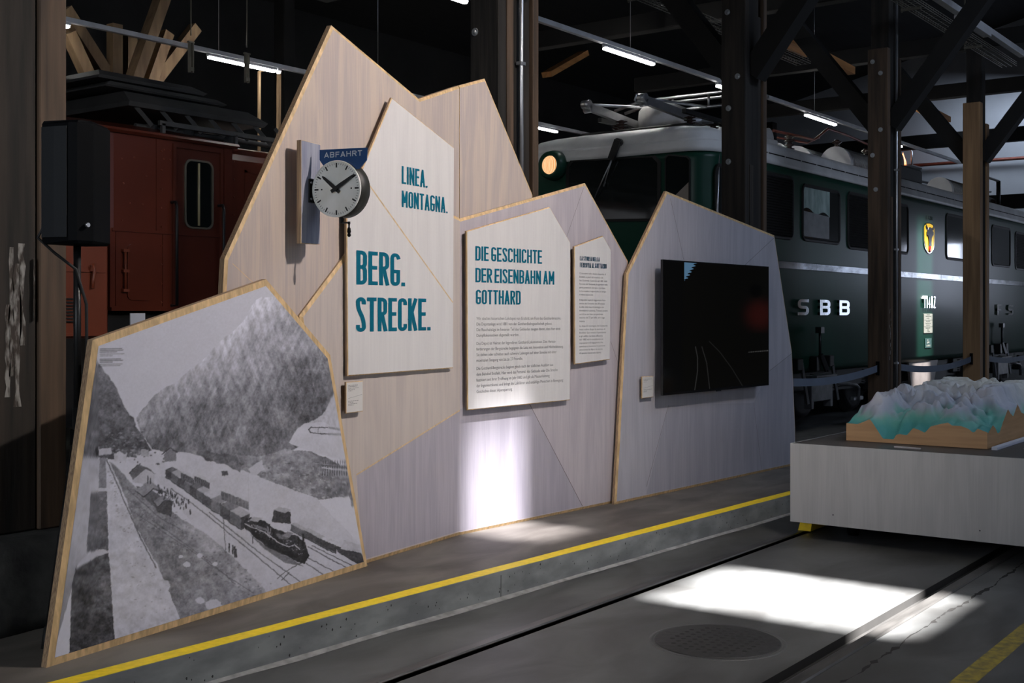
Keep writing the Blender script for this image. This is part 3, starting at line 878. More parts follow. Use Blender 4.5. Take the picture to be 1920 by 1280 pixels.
# ================================================================== PHOTOGRAPH PANEL
pp = thing('photo_panel', 'slanted plywood panel printed with a black-and-white photograph of an alpine valley railway station', 'display panel', tuple(PP.w(1.2, PZ)))
mb = MB()
oP = px(PP, [(175, 637), (500, 523), (620, 665)]); bL, bR = PP.px(88, 1250), PP.px(690, 1060)
outer = [(bL[0], PZ), oP[0], oP[1], oP[2], (bR[0], PZ)]
inner = board(mb, PP, outer, 0.036, rim=0.034, bev=0.004)
mb.build('board', ['white_board', 'ply', 'ply_edge'], pp)

MW, MH, MS = 1112, 1280, 1.6848      # canvas of the print
rg = np.random.default_rng(5)


def fbm(w_, h_, fx, fy, octv=5, pers=0.55, seed=0):
    r = np.random.default_rng(seed); out = np.zeros((h_, w_)); a = 1; tot = 0
    for k in range(octv):
        nx, ny = max(2, int(fx * 2 ** k)), max(2, int(fy * 2 ** k))
        if nx > w_ * 2 or ny > h_ * 2: break
        g = r.random((ny + 2, nx + 2))
        xx = np.linspace(0, nx, w_, endpoint=False); yy = np.linspace(0, ny, h_, endpoint=False)
        xi = xx.astype(int); yi = yy.astype(int); fxx = xx - xi; fyy = yy - yi
        fxx = fxx * fxx * (3 - 2 * fxx); fyy = fyy * fyy * (3 - 2 * fyy)
        A = g[yi][:, xi]; B = g[yi][:, xi + 1]; C = g[yi + 1][:, xi]; D = g[yi + 1][:, xi + 1]
        out += a * ((A * (1 - fxx) + B * fxx) * (1 - fyy)[:, None] + (C * (1 - fxx) + D * fxx) * fyy[:, None]); tot += a; a *= pers
    return out / tot - 0.5


img = np.full((MH, MW), 178.0)
yy_, xx_ = np.mgrid[0:MH, 0:MW].astype(float)
N1 = fbm(MW, MH, 14, 16, 6, .6, 1); N2 = fbm(MW, MH, 60, 70, 4, .7, 2); NS0 = fbm(MW * 2, MH, 210, 20, 4, .72, 3)
_sx = (xx_ * 1.0 + np.where(xx_ > 640 + (yy_ - 100) * .12, .38, -.34) * 0 + .42 * yy_ + 20 * N1).astype(int) % (MW * 2)
_sy = (xx_ * 1.0 - .30 * yy_ + 400 + 20 * N1).astype(int) % (MW * 2)
NS = .55 * NS0[yy_.astype(int), _sx] + .55 * NS0[yy_.astype(int), _sy]


def polymask(pts):
    x0 = max(0, int(min(p[0] for p in pts)) - 1); x1 = min(MW, int(max(p[0] for p in pts)) + 2)
    y0 = max(0, int(min(p[1] for p in pts)) - 1); y1 = min(MH, int(max(p[1] for p in pts)) + 2)
    X = xx_[y0:y1, x0:x1]; Y = yy_[y0:y1, x0:x1]; m = np.zeros(X.shape, bool); n = len(pts)
    for i in range(n):
        (ax, ay), (bx, by) = pts[i], pts[(i + 1) % n]
        if ay == by: continue
        m ^= ((ay > Y) != (by > Y)) & (X < (bx - ax) * (Y - ay) / (by - ay) + ax)
    return (slice(y0, y1), slice(x0, x1)), m


def soft(m, k):
    m = m.astype(float)
    for ax_ in (0, 1):
        for _ in range(2):
            c = np.cumsum(np.concatenate([np.repeat(np.take(m, [0], ax_), k + 1, ax_), m, np.repeat(np.take(m, [-1], ax_), k, ax_)], ax_), ax_)
            n_ = m.shape[ax_]
            m = (np.take(c, range(2 * k + 1, 2 * k + 1 + n_), ax_) - np.take(c, range(0, n_), ax_)) / (2 * k + 1)
    return m


def fill(pts, v, n1=0, n2=0, ns=0, wob=0, grad=None, alpha=1.0, feather=0):
    if wob:
        q = []
        for i in range(len(pts)):
            (ax, ay), (bx, by) = pts[i], pts[(i + 1) % len(pts)]
            k = max(1, int(math.hypot(bx - ax, by - ay) / 12))
            for j in range(k):
                q.append((ax + (bx - ax) * j / k + rg.uniform(-wob, wob), ay + (by - ay) * j / k + rg.uniform(-wob, wob)))
        pts = q
    sl, m = polymask(pts)
    val = v + n1 * N1[sl] * 2 + n2 * N2[sl] * 2 + ns * NS[sl] * 2
    if grad is not None:
        val = val + grad(xx_[sl], yy_[sl])
    if feather:
        g_ = feather * 3
        sl = (slice(max(0, sl[0].start - g_), min(MH, sl[0].stop + g_)), slice(max(0, sl[1].start - g_), min(MW, sl[1].stop + g_)))
        big = np.zeros((sl[0].stop - sl[0].start, sl[1].stop - sl[1].start)); oy = max(0, min(int(min(p[1] for p in pts)) - 1, 9999)); 
        _s, m = polymask(pts); big[_s[0].start - sl[0].start:_s[0].stop - sl[0].start, _s[1].start - sl[1].start:_s[1].stop - sl[1].start] = m
        k_ = soft(big, feather) * alpha
        val = v + n1 * N1[sl] * 2 + n2 * N2[sl] * 2 + ns * NS[sl] * 2
        img[sl] = img[sl] * (1 - k_) + val * k_
        return
    img[sl] = np.where(m, img[sl] * (1 - alpha) + val * alpha, img[sl])


def line(pts, w_, v, alpha=1.0):
    x0 = int(max(0, min(p[0] for p in pts) - 6)); x1 = int(min(MW, max(p[0] for p in pts) + 7)); y0 = int(max(0, min(p[1] for p in pts) - 6)); y1 = int(min(MH, max(p[1] for p in pts) + 7))
    if x1 <= x0 or y1 <= y0: return
    sl = (slice(y0, y1), slice(x0, x1))
    d = segd(xx_[sl], yy_[sl], pts)
    k = np.clip((w_ / 2 + .6 - d), 0, 1) * alpha
    img[sl] = img[sl] * (1 - k) + v * k


def blob(x, y, rx, ry, v, alpha=1.0):
    fill([(x + rx * math.cos(a * PI / 6), y + ry * math.sin(a * PI / 6)) for a in range(12)], v, n2=14, alpha=alpha)


# sky, far mountain
img += 6 * N1 + (yy_ - 300) * 0.006
mt = [(326, 480), (345, 455), (360, 440), (385, 405), (425, 378), (445, 372), (500, 325), (545, 290), (580, 250), (600, 228), (640, 200), (662, 178), (682, 150), (695, 120), (706, 104), (725, 96), (770, 94), (840, 150), (1000, 300), (1000, 420), (940, 480), (860, 560), (700, 640), (480, 600), (380, 575), (345, 525)]
fill(mt, 128, n1=16, n2=24, ns=56, wob=1.5, grad=lambda x, y: np.clip(50 - (y - 95) * .17, -24, 50) + np.clip(26 - np.abs(x - (700 - (y - 100) * .92)) * .22, 0, 26) - np.clip((x - 700) * .11, 0, 30))
# paler scree runs and dark bands
for p, v, a in (([(700, 330), (720, 330), (690, 470), (640, 560), (560, 600), (530, 600), (640, 520), (675, 440)], 165, .42), ([(780, 440), (830, 470), (720, 590), (640, 620), (700, 560)], 168, .4), ([(480, 470), (620, 380), (560, 500), (470, 590), (380, 560)], 92, .35),
                ([(900, 420), (955, 350), (960, 400), (870, 500), (840, 500)], 82, .6), ([(790, 300), (900, 280), (930, 420), (860, 470), (800, 440)], 92, .35), ([(600, 280), (700, 240), (700, 330), (640, 400)], 168, .25)):
    fill(p, v, n1=30, n2=26, ns=50, wob=6, alpha=a * .8, feather=9)
# right flank: quarry, road, rubble
fill([(958, 392), (1010, 560), (1010, 640), (960, 600), (900, 590), (820, 560), (860, 500), (915, 470)], 158, n1=12, n2=14, ns=26, wob=2)
fill([(812, 556), (835, 512), (862, 494), (920, 490), (990, 525), (1010, 610), (960, 605), (900, 590)], 172, n1=6, n2=5, ns=8, wob=1.5)
line([(978, 530), (905, 527), (880, 524), (874, 514), (882, 507), (940, 508), (978, 516)], 3.0, 74)
line([(905, 510), (903, 527)], 1.5, 90)
fill([(540, 600), (600, 590), (720, 600), (800, 575), (880, 585), (950, 610), (1020, 660), (1020, 760), (900, 740), (760, 690), (690, 650)], 118, n1=44, n2=42, ns=10, wob=3)
fill([(680, 640), (725, 610), (735, 640), (700, 660)], 165, n1=12, wob=2)
for k in range(140):
    x, y = rg.uniform(730, 1010), rg.uniform(620, 740); blob(x, y, rg.uniform(2, 7), rg.uniform(1.5, 4), rg.choice((80, 165, 150)), .6)
fill([(918, 622), (1005, 628), (1010, 668), (914, 655)], 128, n2=30)
for k in range(11):
    x = 919 + k * 7.6; line([(x, 628), (x - 1, 658)], 2.4, 70); line([(x + 1, 612), (x + 1, 622)], 1.6, 70)
line([(914, 626), (1008, 636)], 3.2, 80); line([(916, 634), (1008, 645)], 3, 178)
# left mountain
fill([(203, 298), (222, 318), (240, 345), (262, 372), (275, 405), (290, 432), (300, 455), (318, 478), (330, 510), (350, 535), (378, 578), (330, 600), (235, 612), (140, 612)], 100, n1=34, n2=34, ns=16, wob=3, grad=lambda x, y: -np.clip((y - 380) * .06, -6, 14))
for k in range(110):
    blob(rg.uniform(170, 350), rg.uniform(520, 600), rg.uniform(2, 8), rg.uniform(1.2, 3.5), rg.choice((62, 150, 135)), .55)
# valley floor
fill([(360, 590), (480, 585), (560, 605), (640, 635), (760, 680), (900, 730), (1040, 880), (1062, 940), (860, 1010), (700, 1040), (520, 830), (420, 700), (300, 610)], 172, n1=10, n2=7, wob=1)
fill([(905, 735), (1000, 725), (1030, 800), (960, 800)], 182, n1=6, wob=3)
fill([(520, 582), (545, 578), (590, 592), (640, 588), (665, 625), (655, 650), (600, 620), (545, 610)], 92, n1=30, n2=40, wob=4)
# village bits
for p, v in (([(210, 575), (250, 570), (252, 590), (212, 596)], 160), ([(258, 590), (278, 582), (300, 596), (296, 615), (260, 615)], 170), ([(345, 575), (370, 578), (370, 600), (345, 596)], 150)):
    fill(p, v, n2=20)
for k in range(40):
    blob(rg.uniform(235, 420), rg.uniform(585, 625), rg.uniform(2, 6), rg.uniform(1.5, 4), rg.choice((70, 90, 165, 175)), .8)
fill([(416, 592), (437, 574), (456, 586), (455, 612), (420, 616)], 112, n2=12); line([(410, 592), (437, 571), (458, 586)], 3, 62)
# slope below the parapet, paths
fill([(234, 605), (262, 625), (320, 690), (400, 740), (480, 800), (560, 850), (640, 920), (720, 1000), (745, 1035), (470, 1120), (440, 1040), (400, 950), (350, 860), (300, 760), (255, 680)], 122, n1=26, n2=40, wob=2, grad=lambda x, y: np.clip((x - 360 - (y - 780) * .55) * .10, -26, 26))
for k in range(260):
    t_ = rg.random(); x = 300 + 420 * t_ + rg.uniform(-60, 60); y = 720 + 330 * t_ + rg.uniform(-40, 40)
    blob(x, y, rg.uniform(1.2, 5), rg.uniform(1, 3), rg.choice((78, 165, 150, 92)), .55)
for p in ([(330, 780), (480, 880), (620, 980), (700, 1030)], [(380, 800), (560, 930), (640, 1000)], [(300, 700), (400, 790), (470, 830)]):
    line(p, 2.2, 78, .7)
for x, y, rx in ((531, 1054, 15), (573, 1068, 26), (590, 1078, 18), (530, 912, 10), (489, 940, 12), (578, 938, 9), (470, 915, 8)):
    blob(x, y, rx, rx * .72, 176)
# parapet wall with its pillars
fill([(140, 600), (216, 602), (214, 760), (180, 900), (130, 1000), (60, 1250), (60, 1100), (110, 800)], 164, n1=10, n2=16, grad=lambda x, y: -np.clip((y - 850) * .16, 0, 62))
fill([(232, 610), (243, 612), (275, 680), (300, 745), (330, 830), (352, 870), (385, 930), (400, 985), (432, 992), (438, 1010), (420, 1040), (455, 1080), (472, 1120), (260, 1185), (245, 900), (236, 700)], 178, n1=12, n2=24, wob=2)
for k in range(70):
    t_ = rg.random(); blob(240 + 90 * t_ + rg.uniform(0, 120) * t_, 640 + 470 * t_, rg.uniform(1.5, 5), rg.uniform(1, 2), 120, .6)
line([(236, 610), (262, 668), (300, 760), (345, 860), (392, 950)], 3.5, 72, .8)
fill([(214, 604), (233, 604), (235, 700), (210, 700)], 122, n1=10, n2=22)
fill([(186, 712), (200, 703), (230, 701), (236, 708), (242, 895), (172, 902)], 96, n1=18, n2=32); fill([(184, 714), (200, 703), (230, 700), (236, 708), (200, 711)], 172, n2=8)
fill([(140, 945), (165, 920), (205, 900), (238, 898), (244, 920), (262, 1190), (118, 1226), (126, 1000)], 88, n1=34, n2=44, grad=lambda x, y: -np.clip((y - 1020) * .14, 0, 30))
fill([(144, 938), (168, 916), (205, 893), (232, 892), (240, 903), (205, 915), (165, 940), (140, 952)], 170, n2=8)
# figure on the wall
fill([(199, 575), (203, 568), (208, 569), (211, 577), (209, 602), (202, 602)], 42)
# houses
def house(pts_wall, pts_roof, vw, vr):
    fill(pts_wall, vw, n2=12); fill(pts_roof, vr, n2=14)
house([(312, 655), (350, 640), (388, 655), (384, 690), (318, 680)], [(308, 652), (332, 624), (362, 632), (392, 655), (358, 640), (318, 672)], 160, 92)
house([(328, 692), (372, 700), (432, 740), (436, 785), (400, 770), (345, 720)], [(326, 706), (366, 678), (372, 676), (432, 716), (380, 704), (352, 728)], 92, 128)
house([(384, 742), (412, 722), (444, 742), (440, 788), (398, 776)], [(382, 740), (408, 722), (446, 738), (420, 738), (398, 758)], 74, 118)
line([(326, 706), (352, 728), (384, 700), (432, 718)], 2.4, 58); line([(382, 740), (398, 758), (420, 738), (446, 742)], 2.4, 58); line([(308, 652), (332, 626)], 2, 60)
line([(366, 660), (366, 684)], 3, 60); line([(374, 668), (374, 684)], 2.5, 60)
for k in range(60):   # crowd
    x = rg.uniform(398, 480); y = 700 + (x - 398) * .55 + rg.uniform(-18, 22); line([(x, y), (x, y + rg.uniform(5, 11))], 2.3, rg.uniform(48, 78))
# rails
for p in ([(548, 780), (700, 905), (822, 1008)], [(560, 776), (715, 900), (856, 1000)], [(850, 925), (900, 958), (935, 982)], [(866, 915), (930, 950), (975, 972)], [(872, 884), (960, 932), (1008, 956)], [(884, 880), (975, 926), (1030, 952)], [(440, 700), (520, 758), (600, 822)]):
    line(p, 2.6, 84)
line([(775, 985), (800, 962), (868, 925)], 2.6, 86); line([(788, 990), (812, 965)], 2.6, 86)
# wagons
def wagon(x0, y0, x1, y1, h, top, vside, vtop):
    fill([(x0, y0), (x1, y1), (x1, y1 + h), (x0, y0 + h)], vside, n2=16); fill([(x0, y0), (x0 + top, y0 - top * .45), (x1 + top, y1 - top * .45), (x1, y1)], vtop, n2=16)
    line([(x1, y1), (x1, y1 + h)], 2, 42); line([(x0, y0 + h + 2), (x1, y1 + h + 3)], 3, 52)
cars = [(422, 640, 440, 650, 22), (440, 650, 462, 664, 24), (462, 664, 482, 676, 25), (482, 678, 500, 690, 26), (500, 690, 520, 703, 27), (520, 703, 540, 716, 28), (540, 716, 566, 733, 30), (566, 733, 596, 748, 33), (596, 750, 626, 770, 34), (626, 770, 662, 792, 36)]
for i, (x0, y0, x1, y1, h) in enumerate(cars):
    wagon(x0, y0, x1, y1, h, 20 + i * .9, (70, 92, 80, 100)[i % 4], (96, 150, 168, 120)[i % 4])
fill([(662, 792), (686, 780), (687, 812), (664, 830)], 60, n2=10)
for x0, y0, x1, y1, h in ((470, 650, 512, 668, 20), (514, 660, 562, 682, 20), (598, 708, 686, 742, 26)):
    fill([(x0, y0), (x1, y1), (x1, y1 + h), (x0, y0 + h)], 72, n2=20); fill([(x0, y0), (x0 + 12, y0 - 6), (x1 + 12, y1 - 6), (x1, y1)], 168, n2=8)
    for k in range(8): line([(x0 + (x1 - x0) * k / 8, y0 + (y1 - y0) * k / 8), (x0 + (x1 - x0) * k / 8, y0 + (y1 - y0) * k / 8 + h)], 1.4, 110)
fill([(598, 645), (618, 645), (620, 658), (600, 660)], 80, n2=20)
# smoke haze over the train
sm = np.exp(-(((xx_ - 720) / 110) ** 2 + ((yy_ - 735) / 42) ** 2)); img[:] = img * (1 - .45 * sm) + 172 * .45 * sm
# hut, wagons on the right
fill([(764, 768), (818, 775), (818, 812), (757, 806)], 62, n2=14); fill([(762, 768), (780, 757), (820, 768), (800, 778)], 150, n2=6)
wagon(818, 812, 862, 835, 18, 12, 74, 150); wagon(860, 832, 912, 858, 20, 14, 70, 150); wagon(912, 858, 960, 880, 22, 16, 66, 172)
fill([(958, 880), (1040, 905), (1056, 935), (1040, 945), (965, 900)], 62, n1=20, n2=20)
fill([(985, 862), (1040, 880), (1036, 900), (975, 892)], 160, n2=20)
# engines
fill([(668, 800), (690, 790), (726, 800), (748, 812), (760, 826), (800, 838), (838, 850), (862, 872), (876, 912), (862, 938), (838, 930), (780, 902), (740, 884), (700, 850), (672, 828)], 46, n2=30, wob=1.5)
fill([(744, 818), (756, 826), (752, 858), (742, 850)], 120, n2=20)
fill([(700, 812), (740, 826), (744, 836), (704, 822)], 105, n2=20); fill([(770, 842), (800, 846), (812, 862), (780, 858)], 100, n2=20)
fill([(686, 800), (702, 789), (728, 793), (714, 806)], 150, n2=8); fill([(790, 850), (806, 836), (826, 840), (812, 856)], 120, n2=10)
line([(672, 812), (695, 822), (735, 838), (748, 850)], 2.2, 190); line([(752, 850), (780, 872), (812, 884), (830, 878), (846, 892)], 2.4, 192)
line([(750, 815), (750, 835)], 4, 36); line([(842, 858), (842, 878)], 5, 34); line([(856, 846), (856, 880)], 6, 34)
for k in range(40): blob(rg.uniform(680, 868), 0, 1, 1, 0) if False else None
for k in range(60):
    t_ = rg.random(); blob(680 + 180 * t_, 812 + 92 * t_ + rg.uniform(-16, 14), rg.uniform(1, 2.4), rg.uniform(1, 2), rg.choice((150, 190, 120)), .8)
fill([(690, 846), (736, 880), (800, 912), (860, 946), (800, 935), (735, 892)], 70, n2=10, alpha=.7)
st = np.exp(-(((xx_ - 845) / 26) ** 2 + ((yy_ - 822) / 18) ** 2)); img[:] = img * (1 - .5 * st) + 150 * .5 * st
# mast and people
line([(604, 790), (612, 905)], 1.8, 92); line([(598, 788), (612, 790)], 1.6, 92)
for x, y, h in ((623, 874, 26), (634, 880, 24), (640, 884, 32), (645, 892, 24), (697, 852, 20), (500, 768, 14), (486, 748, 14), (494, 736, 12)):
    line([(x, y), (x + .5, y + h)], 4.2 if h > 20 else 3, 50)
# crop lines of the print sheets, caption
line([(682, 440), (684, 800)], 1.0, 140, .5)
def caption(y, x1, v, a):
    x = 215.0
    while x < x1:
        l = rg.uniform(4, 12); line([(x, y - (x - 215) * .02), (min(x + l, x1), y - (x + l - 215) * .02)], 2.1, v, a); x += l + 2.2
for y, x1, v, a in ((259.5, 284, 70, .8), (264.5, 289, 66, .8), (269.5, 268, 66, .8), (276, 291, 96, .7), (281.5, 254, 100, .7), (292, 280, 68, .8), (296.5, 287, 66, .8), (301.5, 254, 68, .8), (308, 285, 96, .7), (313, 278, 100, .7)):
    caption(y, x1, v, a)
img += 13 * fbm(MW, MH, 240, 260, 3, .8, 41) * np.clip((205 - img) / 40, .35, 2.2) * 1.6
img = np.clip(img, 18, 205)
img[1:-1, 1:-1] = (img[1:-1, 1:-1] * 2 + img[:-2, 1:-1] * .5 + img[2:, 1:-1] * .5 + img[1:-1, :-2] * .5 + img[1:-1, 2:] * .5) / 4


W1 = fbm(MW, MH, 130, 150, 3, .7, 61); W2 = fbm(MW, MH, 130, 150, 3, .7, 62)


def mural_fn(x, y):
    u = np.clip((x - 60) * MS, 0, MW - 1.01); v = np.clip((y - 500) * MS, 0, MH - 1.01)
    wa = np.clip((v - 330) / 40, 0, 1) * 5.0
    u, v = np.clip(u + wa * W1[v.astype(int), u.astype(int)], 0, MW - 1.01), np.clip(v + wa * W2[v.astype(int), u.astype(int)], 0, MH - 1.01)
    ui = u.astype(int); vi = v.astype(int); fu = u - ui; fv = v - vi
    g = (img[vi, ui] * (1 - fu) + img[vi, ui + 1] * fu) * (1 - fv) + (img[vi + 1, ui] * (1 - fu) + img[vi + 1, ui + 1] * fu) * fv
    k = (g - 18) / 187
    L = 0.016 + 0.86 * k ** 2.0
    return np.stack([L * .935, L * .94, L * 1.075], -1)


ip = sorted(inner, key=lambda p: p[0])
tops = sorted([p for p in inner if p[1] > PZ + .1], key=lambda p: p[0])
bl = min((p for p in inner if p[1] < PZ + .1), key=lambda p: p[0]); br = max((p for p in inner if p[1] < PZ + .1), key=lambda p: p[0])
chain = [bl] + tops + [br]
def top_of(s):
    for (s0, z0), (s1, z1) in zip(chain, chain[1:]):
        if s0 <= s <= s1 + 1e-9:
            return z0 + (z1 - z0) * (s - s0) / max(s1 - s0, 1e-9)
    return bl[1]
colour_grid(PP, bl[0], br[0], top_of, lambda s: bl[1], 560, 520, .0012, mural_fn, 'mural', 'photo_print', pp, breaks=[p[0] for p in chain])

# ================================================================== TEXT BOARDS
def hang(name, label, pl, poly, o, thick, cat='information board', rim=.006, bev=.004, base='white_board', extra=None):
    P = pl.off(o)
    t = thing(name, label, cat, tuple(P.w(*poly[0])))
    mb = MB(); board(mb, P, poly, thick, rim=rim, bev=bev)
    ms = [base, 'ply', 'ply_edge', 'seam']
    if extra: extra(mb, P)
    mb.build('board', ms, t)
    mb = MB()
    s = sum(p[0] for p in poly) / len(poly); z = sum(p[1] for p in poly) / len(poly)
    pbox(mb, P, s - .012, s + .02, z - .03, z + .03, -o + .0004, -thick)
    mb.build('spacer', 'ply_edge', t)
    return t, P

O1 = .046
PF = PA.off(.030)
poly = px(PF, [(735, 183), (852, 277), (850, 690), (652, 705), (650, 388)])
tb, PF = hang('title_board', 'tall white board with a sloping top reading BERG. STRECKE. and LINEA. MONTAGNA. in teal', PA, poly, .030, .018,
              extra=lambda mb, P: strip(mb, P, P.px(671, 317), P.px(849, 567), .010, 3))
def word(pl, text, tl, bl_, br_, t, gap, matn, name, parent):
    """place a word by the pixels of its top-left, bottom-left and bottom-right corners"""
    a = pl.px(*tl); b = pl.px(*bl_); c = pl.px(*br_)
    mb = MB(); letters(mb, pl, text, b[0], b[1], c[0], a[1] - b[1], t, gap, sx=.56 if pl.deg > 0 else .61)
    return mb.build(name, matn, parent, fix=False)
tt = .040
word(PF, 'BERG.', (668, 469), (668, 533), (759, 536), .0222, .36, 'teal', 'heading_line', tb)
word(PF, 'STRECKE.', (668, 557), (667, 622), (807, 619), .0222, .32, 'teal', 'heading_line', tb)
word(PF, 'LINEA.', (753, 311), (753, 344), (801, 351), .0112, .42, 'teal', 'heading_line', tb)
word(PF, 'MONTAGNA.', (753, 357), (753, 388), (839, 400), .0112, .42, 'teal', 'heading_line', tb)

poly = px(PB.off(O1), [(1031, 388), (1070, 455), (1069, 750), (877, 769), (875, 433)])
gb, PG = hang('history_board', 'white board with gabled top headed DIE GESCHICHTE DER EISENBAHN AM GOTTHARD, longest text', PB, poly, O1, .018)
word(PG, 'DIE GESCHICHTE', (891, 461), (891, 488), (1016, 495), .0118, .42, 'teal', 'heading_line', gb)
word(PG, 'DER EISENBAHN AM', (891, 502), (891, 529), (1039, 533), .0118, .40, 'teal', 'heading_line', gb)
word(PG, 'GOTTHARD', (892, 543), (892, 570), (976, 571), .0118, .42, 'teal', 'heading_line', gb)
a = PG.px(893, 592); e = PG.px(1056, 680)
de = [['Wir sind im historischen Lokdepot von Erstfeld, am Fuss des Gotthardmassivs.', 'Die Depotanlage wird 1881 von der Gotthardbahngesellschaft gebaut.', 'Die Rauchabzüge im hinteren Teil des Gebäudes zeugen davon, dass hier einst', 'Dampflokomotiven abgestellt wurden.'],
      ['Das Depot ist Heimat der legendären Gotthard-Lokomotiven. Den Heraus-', 'forderungen der Bergstrecke begegnen die Loks mit Innovation und Höchstleistung.', 'Sie ziehen oder schieben auch schwere Ladungen auf einer Strecke mit einer', 'maximalen Steigung von bis zu 27 Promille.'],
      ['Die Gotthard-Bergstrecke beginnt gleich nach der südlichen Ausfahrt aus', 'dem Bahnhof Erstfeld. Hier wird das Personal, das Gebäude oder Die Strecke', 'fasziniert seit ihrer Eröffnung im Jahr 1882 und gilt als Meisterleistung', 'der Ingenieurskunst und bringt die Lokführer und unzählige Menschen in Bewegung:', 'Geschichte dieser Alpenquerung.']]
ys = [(593, 10.6), (640, 10.6), (687, 10.8)]
for par, (y0, stp) in zip(de, ys):
    a = PG.px(893, y0 + 6.5); b = PG.px(893, y0 + 6.5 + stp)
    ext = max(len(l) for l in par) / 80.0
    wfull = PG.px(1056, 640)[0] - a[0]
    text_mesh(PG, par, a[0], a[1], .030, a[1] - b[1], wfull * (1.0 if ext > .97 else .97), 'ink', 'body_text', gb)

poly = px(PB.off(O1), [(1131, 442), (1146, 468), (1144, 674), (1078, 683), (1077, 462)])
ib, PI_ = hang('history_board', 'small narrow white board headed LA STORIA DELLA FERROVIA AL GOTTARDO', PB, poly, O1, .018)
word(PI_, 'LA STORIA DELLA', (1087, 480), (1087, 488), (1124, 491), .0050, .5, 'teal_dark', 'heading_line', ib)
word(PI_, 'FERROVIA AL GOTTARDO', (1087, 492), (1087, 501), (1137, 503.5), .0050, .45, 'teal_dark', 'heading_line', ib)
it = [['Ci troviamo nello storico deposito di', 'Erstfeld, ai piedi del massiccio del', 'San Gottardo. Costruito nel 1881 dalla', 'Ferrovia del Gottardo, le aperture nella', 'parte posteriore del tetto ricordano', 'le locomotive a vapore che un tempo', 'vi erano ricoverate.'],
      ['Il deposito ospita le leggendarie loco-', 'motive del Gottardo che affrontano', 'le sfide della linea di montagna con', 'innovazione e potenza. Trainano pesanti', 'carichi su una linea con pendenze', 'massime del 27 per mille, ieri e oggi', 'insieme.'],
      ['La linea di montagna del Gottardo', 'inizia subito dopo la stazione di', 'Erstfeld. Qui vivono il personale', 'e gli edifici. La linea affascina', 'dal 1882 ed è considerata un', 'capolavoro di ingegneria che', 'continua a muovere le persone', 'attraverso le Alpi e la storia', 'di questa traversata alpina.']]
for par, (y0, y1) in zip(it, ((511, 551), (561, 601), (610, 661))):
    a = PI_.px(1086, y0 + 2.5); b = PI_.px(1086, y1 + 2.5)
    text_mesh(PI_, par, a[0], a[1], .019, (a[1] - b[1]) / (len(par) - 1), PI_.px(1139, 600)[0] - a[0], 'ink', 'body_text', ib)

def placard(pts, pl, o, label, rows):
    poly = px(pl.off(o), pts)
    t, P = hang('caption_plate', label, pl, poly, o, .012, 'caption plate', rim=.004, bev=.002, base='paper')
    s0 = min(p[0] for p in poly); s1 = max(p[0] for p in poly); z0 = min(p[1] for p in poly); z1 = max(p[1] for p in poly)
    mb = MB()
    for f, l in rows:
        x = s0 + .02; end = s0 + .02 + (s1 - s0 - .04) * l; z = z1 - (z1 - z0) * f
        while x < end:
            q = rnd.uniform(.006, .018); strip(mb, P, (x, z), (min(x + q, end), z), .0032, 0, .0008); x += q + .004
    strip(mb, P, (s0 + .02, z0 + (z1 - z0) * .47), (s1 - .012, z0 + (z1 - z0) * .56), .0015, 0, .0008)
    mb.build('caption_text', 'ink', t, fix=False)
placard([(649, 716), (681, 713.5), (681, 771), (649, 775)], PA, .035, 'small white caption plate below the left corner of the title board', ((.12, .75), (.16, .68), (.21, .8), (.25, .5), (.29, .3), (.62, .8), (.66, .4), (.71, .7), (.75, .45)))
placard([(1204, 706), (1225.5, 704.5), (1225, 744), (1204, 747)], PT, .035, 'small white caption plate on the grey panel left of the television', ((.13, .9), (.19, .5), (.25, .35), (.60, .95), (.66, .4), (.71, .35)))

# ================================================================== CLOCK
OJ = .07
PJ = PA.off(OJ)
poly = px(PJ, [(564.5, 262), (601, 271), (600, 458), (564.5, 456)])
poly = [(poly[0][0], poly[0][1]), (poly[1][0], poly[1][1]), (poly[2][0], poly[2][1]), (poly[3][0], poly[3][1])]
cb_, _ = hang('clock_mounting_board', 'upright blue-grey plywood strip that carries the projecting clock', PA, poly, OJ, .030, 'mounting board', rim=.002, bev=.001, base='stain_blue')
bk = PJ.w(*PJ.px(583, 357))
PC = Plane(bk.x + PJ.n.x * .19, bk.y + PJ.n.y * .19, 102)      # plane of the dial
cc = PC.px(631, 354)
ck = thing('station_clock', 'round projecting station clock under a blue ABFAHRT sign, mounted on the blue-grey strip', 'clock', tuple(PC.w(*cc)))
RC = .153
c0 = PC.w(cc[0], cc[1], 0)
dirn = tuple(PC.n)
# PC.n must face the viewer's side
if Vector(dirn).dot(Vector((-1, -.3, 0))) < 0:
    PC.n = -PC.n; PC.d = -PC.d
    cc = (-cc[0], cc[1])
nn = PC.n
ax = lambda o: c0 + nn * o
mb = MB(); mb.revolve(c0, nn, [(-.105, .12), (-.105, RC - .004), (-.100, RC), (-.004, RC), (-.002, RC - .008)], 64, 0)
mb.build('case', 'clock_case', ck)
mb = MB(); mb.revolve(c0, nn, [(-.006, RC + .0005), (.002, RC + .003), (.006, RC), (.005, RC - .005), (-.001, RC - .007)], 64, 0); mb.build('rim', 'clock_white', ck)
mb = MB(); mb.revolve(c0, nn, [(-.004, RC - .004), (.0005, RC - .005), (.0005, .0005)], 64, 0, smooth=False); mb.build('dial', 'clock_white', ck)
mb = MB()
for k in range(60):
    a = 2 * PI * k / 60
    r0, r1, wd = (RC * .76, RC * .93, .0085) if k % 5 == 0 else (RC * .86, RC * .93, .0026)
    if k % 15 == 0: wd = .0095
    strip(mb, PC, (cc[0] + r0 * math.sin(a), cc[1] + r0 * math.cos(a)), (cc[0] + r1 * math.sin(a), cc[1] + r1 * math.cos(a)), wd, 0, .0012)
